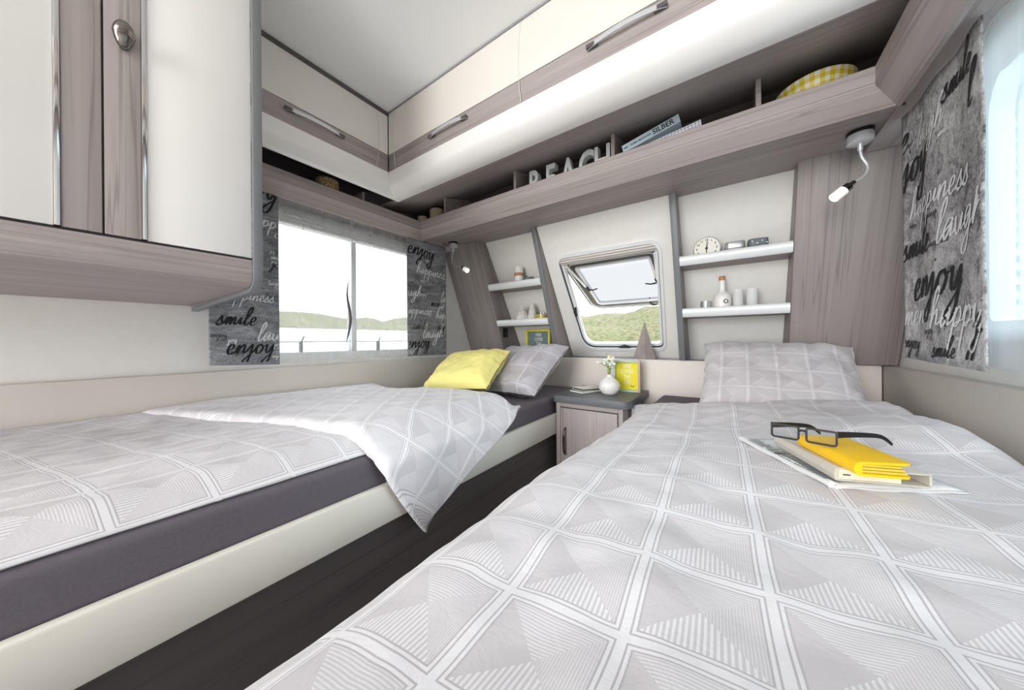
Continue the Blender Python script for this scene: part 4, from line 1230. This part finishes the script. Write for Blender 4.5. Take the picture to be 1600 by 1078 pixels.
# ================================================================== right niche, upper shelf
SUz, SLz = ZU - .034 + .0005, ZLo - .034 + .0005
ck = thing('alarm_clock', 'round white alarm clock with black numerals on the upper right shelf', 'clock', (-.103, 1.822, SUz + .005))
R_ = .058
ck.rotation_euler = (radians(-3), 0, radians(-4))
def disc(r, y0, y1, seg=40): 
    return G().prism([(r * cos(2 * pi * i / seg), R_ + r * sin(2 * pi * i / seg)) for i in range(seg)], lambda a, b: Vector((a, y0, b)), lambda a, b: Vector((a, y1, b)))
disc(R_, -.016, .022).out('case', 'silver', ck, local=True, bevel=.003)
fc = disc(R_ - .005, -.018, -.0162).out('face', 'paper', ck, local=True)
for k in range(1, 13):
    a = pi / 2 - k * pi / 6; rr_ = R_ * .72; cx_, cz_ = rr_ * cos(a), R_ + rr_ * sin(a) - .005
    text_geo(str(k), .015, lambda u, v, w, cx_=cx_, cz_=cz_: Vector((cx_ + u, -.0184 - w, cz_ + v)), .0002, .0003).out('numeral', 'ink', fc, local=True)
for nm, ang, ln, wd in (('hour_hand', -pi / 2, .026, .0024), ('minute_hand', pi / 2 - .06, .040, .0018), ('alarm_hand', pi * .42, .030, .0010)):
    d = Vector((cos(ang), 0, sin(ang))); s_ = Vector((-sin(ang), 0, cos(ang))) * wd; c = Vector((0, -.0194, R_))
    e = Vector((0, -.0006, 0))
    v4 = [c - d * .008 - s_, c - d * .008 + s_, c + d * ln + s_ * .6, c + d * ln - s_ * .6]
    G().add(v4 + [v + e for v in v4], [(0, 1, 2, 3), (7, 6, 5, 4), (0, 4, 5, 1), (1, 5, 6, 2), (2, 6, 7, 3), (3, 7, 4, 0)]).out(nm, 'ink', fc, local=True)
disc(.006, -.0206, -.019, 14).out('hub', 'ink', fc, local=True)
for x in (-.03, .03): G().tube([(x * .8, .0, .012), (x * 1.1, .0, -.004)], .004, 8).out('foot', 'silver', ck, local=True)

def rounded_tin(name, label, loc, rot, w, d, h, mat, lidmat, group, dots=False):
    t = thing(name, label, 'tin', loc, group, rot)
    r = min(w, d) * .32
    G().slab(rrect(-w / 2, w / 2, -d / 2, d / 2, r), [], lambda a, b: Vector((a, b, 0)), lambda a, b: Vector((a, b, h * .62))).out('body', mat, t, local=True, bevel=.002)
    ld = G().slab(rrect(-w / 2 - .0012, w / 2 + .0012, -d / 2 - .0012, d / 2 + .0012, r), [], lambda a, b: Vector((a, b, h * .60)), lambda a, b: Vector((a, b, h))).out('lid', lidmat, t, local=True, bevel=.003)
    if dots:
        for k, x in enumerate((-.026, -.008, .010, .027)):
            zz = h * (.72 if k % 2 else .86) - .002
            G().prism([(x + .003 * cos(2 * pi * i / 8), zz + .003 * sin(2 * pi * i / 8)) for i in range(8)], lambda a, b: Vector((a, -d / 2 - .0014, b)), lambda a, b: Vector((a, -d / 2 - .0020, b))).out('dot', 'paper', ld, local=True)
rounded_tin('tin_box', 'plain silver rounded tin on the upper right shelf', (.008, 1.812, SUz), radians(4), .075, .055, .072, 'tin', 'tin', 'tins on the upper right shelf')
rounded_tin('tin_box', 'dark grey dotted tin at the end of the upper right shelf', (.093, 1.818, SUz), radians(10), .070, .055, .072, 'tin_grey', 'tin_grey', 'tins on the upper right shelf', True)

# lower shelf: cup, bottle, two glasses
cu = thing('metal_cup', 'small brushed metal cup left of the white bottle', 'cup', (-.116, 1.925, SLz))
G().lathe([(.021, 0), (.023, .004), (.0245, .068), (.0225, .068), (.020, .008)], 28).out('body', 'tin', cu, local=True, smooth=True, angle=40)
bo = thing('bottle', 'white ceramic bottle with a cork stopper on the lower right shelf', 'bottle', (-.045, 1.926, SLz))
G().lathe([(.034, 0), (.038, .004), (.039, .05), (.038, .080), (.033, .095), (.022, .106), (.0145, .113), (.0135, .125), (.0135, .162), (.0150, .164), (.0150, .168), (.008, .168)], 36).out('body', 'ceramic', bo, local=True, smooth=True, angle=50)
G().lathe([(.0105, .166), (.0135, .170), (.0145, .186), (.012, .191)], 20).out('cork', 'cork', bo, local=True, smooth=True, angle=50)
for (r, m, o) in ((.0105, 'ink', .0402), (.0062, 'paper', .0408)):
    pts = [(.016 + r * cos(2 * pi * i / 18), .060 + r * sin(2 * pi * i / 18)) for i in range(18)]
    G().prism(pts, lambda a, b: Vector((a, -sqrt(max(0, o * o - a * a)), b)), lambda a, b: Vector((a, -sqrt(max(0, (o - .0005) ** 2 - a * a)), b))).out('round_mark', m, bo, local=True)
for x, lab, s_ in ((.020, 'frosted glass tumbler next to the white bottle', .95), (.076, 'frosted glass tumbler at the right, away from the bottle', 1.05)):
    t = thing('tumbler', lab, 'glass', (x, 1.928, SLz), 'frosted tumblers')
    G().lathe([(.0225 * s_, 0), (.0225 * s_, .116), (.0205 * s_, .116), (.0205 * s_, .006), (.001, .006)], 28).out('body', 'frosted', t, local=True, smooth=True, angle=40)

# ================================================================== left niche
SUl, SLl = ZU - .006 - .034 + .0005, ZLo - .008 - .034 + .0005
ja = thing('jar', 'tall white jar with a patterned tan band on the upper left shelf', 'jar', (-1.213, 1.822, SUl))
G().lathe([(.028, 0), (.031, .004), (.0315, .132), (.029, .137), (.027, .137), (.025, .13), (.001, .13)], 28).out('body', 'ceramic', ja, local=True, smooth=True, angle=50)
G().lathe([(.0318, .072), (.0322, .074), (.0322, .092), (.0318, .094)], 28, cap=False).out('band', 'cork', ja, local=True, smooth=True)
di = thing('pebble_dish', 'small dark grey dish beside the tall white jar', 'dish', (-1.135, 1.828, SUl))
G().lathe([(.022, 0), (.034, .020), (.038, .052), (.0355, .052), (.030, .022), (.001, .012)], 26).out('bowl', 'tin_grey', di, local=True, smooth=True, angle=50)
rnd = random.Random(3)
for k in range(7):
    a = k * 2.4; r = .022 if k else 0
    G().lathe([(.001, -.008), (.009, -.005), (.012, 0), (.009, .005), (.001, .008)], 10, (r * cos(a), r * sin(a), .050 + rnd.uniform(0, .008)), sx=1.1).out('pebble', 'book_grey', di, local=True, smooth=True)
pn = thing('pineapple_ornament', 'white ceramic pineapple ornament on the lower left shelf', 'ornament', (-1.262, 1.935, SLl), 'white ornaments on the lower left shelf')
g = G(); NS, NZ = 48, 28
for j in range(NZ + 1):
    t = j / NZ; r0 = .047 * (sin(pi * (.12 + .80 * t)) ** .6); z = .098 * t
    for i in range(NS):
        a = 2 * pi * i / NS; r = r0 + .0028 * abs(sin(6 * a + 16 * t) * sin(6 * a - 16 * t)); g.v.append(Vector((r * cos(a), r * sin(a), z)))
for j in range(NZ):
    for i in range(NS): g.f.append((j * NS + i, j * NS + (i + 1) % NS, (j + 1) * NS + (i + 1) % NS, (j + 1) * NS + i))
g.f += [tuple(range(NS - 1, -1, -1)), tuple(NZ * NS + i for i in range(NS))]
g.out('body', 'ceramic_matt', pn, local=True, smooth=True, angle=60)
for k in range(11):
    a = k * 2.4; L_ = .030 + .014 * (k % 3) / 2; lean = .25 + .07 * (k % 4)
    d = Vector((cos(a) * lean, sin(a) * lean, 1)).normalized(); s_ = Vector((-sin(a), cos(a), 0)) * .008; c = Vector((cos(a) * .010, sin(a) * .010, .092))
    o = Vector((cos(a), sin(a), 0)) * .004
    tip = c + d * L_ * 1.25 + Vector((cos(a), sin(a), 0)) * .010
    G().add([c - s_, c + s_, c + d * L_ * .6 + s_ * .8, tip, c + d * L_ * .6 - s_ * .8, c + d * L_ * .5 - o], [(0, 1, 5), (1, 2, 5), (2, 3, 5), (3, 4, 5), (4, 0, 5), (4, 3, 2, 1, 0)]).out('leaf', 'ceramic_matt', pn, local=True)
co = thing('cone_ornament', 'tall off-white faceted cone next to the pineapple', 'ornament', (-1.182, 1.945, SLl), 'white ornaments on the lower left shelf')
G().lathe([(.038, 0), (.039, .01), (.030, .07), (.018, .125), (.007, .152)], 9).out('body', 'ceramic_matt', co, local=True)
ca_ = thing('candle_jar', 'yellow candle in a clear glass jar on the lower left shelf', 'candle', (-1.095, 1.932, SLl))
G().lathe([(.040, 0), (.046, .004), (.047, .078), (.0450, .078), (.0445, .004)], 32, cap=False).out('jar', 'clear_glass', ca_, local=True, smooth=True, angle=40)
G().lathe([(.044, .003), (.0442, .060), (.040, .0615)], 28).out('wax', 'candle_yellow', ca_, local=True, smooth=True, angle=40)
G().tube([(0, 0, .061), (.001, 0, .070)], .0012, 6).out('wick', 'ink', ca_, local=True)

# ================================================================== front shelf
def sfl(y): return .697 + (y - 1.307) * .0652      # top of the shelf board
for ch, x in zip('BEACH', (-.792, -.702, -.611, -.524, -.453)):
    y0 = 1.325
    lt = text_geo(ch, .178, lambda a, b, c: Vector((a, -c, b)), .017, .004, .60)
    zs = [v.z for v in lt.v]; zmin = min(zs)
    for v in lt.v: v.z -= zmin
    wds = max(v.x for v in lt.v) - min(v.x for v in lt.v)
    t = thing('letter_block', 'grey concrete letter %s standing on the front shelf' % ch, 'letter', (x, y0 + .018, sfl(y0 + .03) + .0005), 'concrete letters spelling a word')
    lt.out('letter', 'concrete', t, local=True)

def tilted_book(label, x0, z0, ang, w, d, h, mat, y0, group):
    b = thing('book', label, 'book', (x0, y0, z0), group)
    b.rotation_euler = (0, -ang, 0)
    G().box(0, w, 0, d, 0, .003).out('cover', mat, b, local=True); G().box(0, w, 0, d, h - .003, h).out('cover', mat, b, local=True)
    sp = G().box(0, w, 0, .003, .003, h - .003).out('spine', mat, b, local=True)
    G().box(.003, w - .003, .0032, d - .004, .0032, h - .0032).out('pages', 'page_cream', b, local=True)
    return b, sp
tilted_book('white and grey checked book lying under the blue book on the shelf', -.355, .7085, radians(7.0), .272, .17, .048, 'check_spine', 1.322, 'books on the front shelf')
bb, sp = tilted_book('pale blue book with dark spine lettering lying tilted on the shelf', -.362, .7605, radians(12.5), .212, .15, .031, 'book_blue', 1.318, 'books on the front shelf')
text_geo('SILBER', .028, lambda a, b, c: Vector((.155 + a, -.0006 - c, .0065 + b)), .0002, .0006, .95).out('lettering', 'ink', sp, local=True)
text_geo('ELMER MENDOZA', .0095, lambda a, b, c: Vector((.072 + a, -.0006 - c, .012 + b)), .0002, .0002, 1.0).out('lettering', 'ink', sp, local=True)
G().box(.006, .022, -.0009, -.0003, .013, .017).out('small_mark', 'ink', sp, local=True)

bw = thing('bowl', 'yellow and white gingham bowl on the front shelf by the right corner', 'bowl', (.222, 1.43, sfl(1.43) + .0005))
prof = [(.045, 0), (.052, .004), (.075, .035), (.093, .075), (.100, .113), (.0975, .1135), (.090, .078), (.072, .040), (.04, .012)]
g = G(); NS = 64; acc = 0; dist = [0]
for (r0, z0), (r1, z1) in zip(prof, prof[1:]): acc += sqrt((r1 - r0) ** 2 + (z1 - z0) ** 2); dist.append(acc)
for j, (r, z) in enumerate(prof):
    for i in range(NS + 1):
        a = 2 * pi * i / NS
        g.uv[len(g.v)] = (i / NS * 26, dist[j] / .0235); g.v.append(Vector((r * cos(a), r * sin(a), z)))
for j in range(len(prof) - 1):
    for i in range(NS): g.f.append((j * (NS + 1) + i, j * (NS + 1) + i + 1, (j + 1) * (NS + 1) + i + 1, (j + 1) * (NS + 1) + i))
g.f.append(tuple(range(NS - 1, -1, -1)))
g.out('body', 'gingham', bw, local=True, smooth=True, angle=60, recalc=False)
for x, y, r, h, lab in ((-1.672, 1.372, .032, .115, 'short cream candle nearest the corner of the overhead shelves'), (-1.580, 1.415, .047, .150, 'wider cream candle beside the shorter one in the shelf corner')):
    c = thing('pillar_candle', lab, 'candle', (x, y, sfl(y) + .001), 'cream pillar candles')
    G().lathe([(r * .97, 0), (r, .003), (r, h - .004), (r * .93, h), (r * .7, h - .004), (.001, h - .006)], 32).out('wax', 'candle_wax', c, local=True, smooth=True, angle=50)
    G().tube([(0, 0, h - .006), (.001, .001, h + .006)], .0012, 6).out('wick', 'ink', c, local=True)
bs = thing('basket', 'small round woven straw basket on the left wall shelf', 'basket', (-1.668, .772, .6975))
G().lathe([(.046, 0), (.049, .004), (.052, .060), (.050, .085), (.052, .088), (.0535, .108), (.049, .114), (.001, .116)], 40).out('body', 'basket', bs, local=True, smooth=True, angle=60)
G().lathe([(.0538, .084), (.0548, .086), (.0538, .089)], 40, cap=False).out('lid_rim', 'cork', bs, local=True, smooth=True)

# ================================================================== reading things on the right duvet
ZD = -.2485
AN = radians(28)
ex = Vector((cos(radians(33)), sin(radians(33)), 0)); 
npz = thing('newspaper', 'folded newspaper under the book on the right duvet', 'newspaper', (.160, .900, ZD - .003), None, AN)
def sheet_np(k, dx, dy, w, l, z, mat):
    f = lambda u, v: Vector((-w / 2 + dx + w * u, -l / 2 + dy + l * v, z + .003 * nz(u * 2, v * 2, k, 2) + (.006 * max(0, .06 - u) / .06 if k else 0)))
    o = G().grid(f, 14, 16).out('sheet', mat, npz, local=True, smooth=True, angle=180, recalc=False)
    m = o.modifiers.new('thick', 'SOLIDIFY'); m.thickness = .0025; m.offset = 1
    return o
sheet_np(0, .004, 0, .195, .262, .0, 'news'); s1 = sheet_np(1, -.004, -.004, .190, .255, .0045, 'news')
fold = G().tube([(-.0985, -.128 + .255 * i / 16, .0055 + .001 * sin(i)) for i in range(17)], [.0055] * 17, 10).out('fold', 'news', npz, local=True, smooth=True)
rnd = random.Random(12)
for k in range(30):
    y = -.118 + k * .0072
    if k % 11 == 10: continue
    G().box(-.103, -.103 + rnd.uniform(.020, .028), y, y + .0028, .0122, .0127).out('text_line', 'tin_grey', npz, local=True)
for k in range(4): G().box(-.102 + k * .006, -.098 + k * .006, -.002, .006, .0122, .0128).out('headline_mark', 'ink', npz, local=True)
bk_ = thing('book', 'beige hardcover book lying on the newspaper', 'book', (.166, .853, ZD + .010), None, radians(20))
w, l, h = .124, .185, .022
G().box(-w / 2, w / 2, -l / 2, l / 2, 0, .0025).out('cover', 'book_beige', bk_, local=True, bevel=.0008)
G().box(-w / 2, w / 2, -l / 2, l / 2, h - .0025, h).out('cover', 'book_beige', bk_, local=True, bevel=.0008)
G().prism([(-w / 2 - .003, h * .5), (-w / 2 - .001, h * .1), (-w / 2 + .003, 0), (-w / 2 + .004, .003), (-w / 2 + .004, h - .003), (-w / 2 + .003, h), (-w / 2 - .001, h * .9)], lambda a, b: Vector((a, -l / 2, b)), lambda a, b: Vector((a, l / 2, b))).out('spine', 'book_beige', bk_, local=True)
G().box(-w / 2 + .004, w / 2 - .038, -l / 2 + .001, l / 2 - .003, .003, h - .003).out('pages', 'page_cream', bk_, local=True)
G().box(w / 2 - .003, w / 2, -l / 2 + .001, l / 2 - .003, .003, h - .003).out('flap', 'book_beige', bk_, local=True)
G().box(-w / 2 + .010, -w / 2 + .020, -l / 2 + .0002, -l / 2 + .0008, .0095, .0115).out('small_mark', 'ink', bk_, local=True)
# yellow wallet
WZ = ZD + .0325
wa = thing('wallet', 'bright yellow leather wallet lying on the beige book', 'wallet', (.168, .797, WZ), None, radians(20))
w, l = .066, .146
cpoly = rrect(-w / 2, w / 2, -l / 2, l / 2, [.003, .012, .012, .003])
fl2 = lambda z: (lambda a, b: Vector((a, b, z)))
G().slab(cpoly, [], fl2(0), fl2(.0035)).out('back_flap', 'yellow_leather', wa, local=True, bevel=.001)
fl3 = lambda z: (lambda a, b: Vector((a, b, z + .002 * (a + w / 2) / w)))
G().slab(cpoly, [], fl3(.0185), fl3(.022)).out('front_flap', 'yellow_leather', wa, local=True, bevel=.001)
sp_ = []
for i in range(9):
    a = pi / 2 + i / 8 * pi; sp_.append((-w / 2 + .011 * cos(a) * .8, .011 + .011 * sin(a)))
sp2 = sp_ + [(-w / 2 + .002, .003), (-w / 2 + .002, .019)]
G().prism(sp2, lambda a, b: Vector((a, -l / 2, b)), lambda a, b: Vector((a, l / 2, b))).out('spine', 'yellow_leather', wa, local=True, smooth=True)
for k in range(3):
    G().box(-w / 2 + .004, w / 2 - .006 - .003 * k, -l / 2 + .004, l / 2 - .004, .0042 + k * .0048, .0042 + k * .0048 + .0038).out('pocket', 'candle_yellow', wa, local=True, bevel=.0008)

# glasses resting on the wallet
GZ = WZ + .0245
gs = thing('eyeglasses', 'black rimmed rectangular eyeglasses resting on the wallet', 'glasses', (.104, .790, GZ + .0045), None, radians(-14))
gs.scale = (.86, .86, .86)
def lens(cx):
    pl = rrect(cx - .0245, cx + .0245, -.0055, .0265, [.007, .007, .005, .005], 5)
    m0 = lambda a, b: Vector((a, -.0022, b)); m1 = lambda a, b: Vector((a, .0022, b))
    rm = ring(pl, .0036, m0, m1).out('rim', 'black', gs, local=True)
    G().slab(inset(pl, .0036), [], lambda a, b: Vector((a, -.0004, b)), lambda a, b: Vector((a, .0004, b))).out('lens', 'lens', rm, local=True)
lens(-.029); lens(.029)
G().tube([(-.0055, 0, .016), (-.002, -.0015, .0185), (.002, -.0015, .0185), (.0055, 0, .016)], .0022, 8).out('bridge', 'black', gs, local=True, smooth=True)
for s_ in (-1, 1):
    h0 = Vector((s_ * .053, .003, .020)); dd = Vector((cos(radians(50)), sin(radians(50)), 0))
    pts = [h0, h0 + dd * .006, h0 + dd * .04 + Vector((0, 0, -.0005)), h0 + dd * .080 + Vector((0, 0, -.003)), h0 + dd * .098 + Vector((0, 0, -.009)), h0 + dd * .113 + Vector((0, 0, -.021))]
    pts = smoothpts(pts, 5); g = G(); vs = []; fs = []
    for i, p in enumerate(pts):
        t = i / (len(pts) - 1); hh = .0070 * (1 - t) + .0026 * t
        vs += [p + Vector((-.0012, 0, -hh)), p + Vector((.0012, 0, -hh)), p + Vector((.0012, 0, hh)), p + Vector((-.0012, 0, hh))]
    for i in range(len(pts) - 1):
        for k in range(4): fs.append((4 * i + k, 4 * i + (k + 1) % 4, 4 * i + 4 + (k + 1) % 4, 4 * i + 4 + k))
    n4 = 4 * (len(pts) - 1); fs += [(3, 2, 1, 0), (n4, n4 + 1, n4 + 2, n4 + 3)]
    g.add(vs, fs).out('temple', 'black', gs, local=True, smooth=True, angle=50)
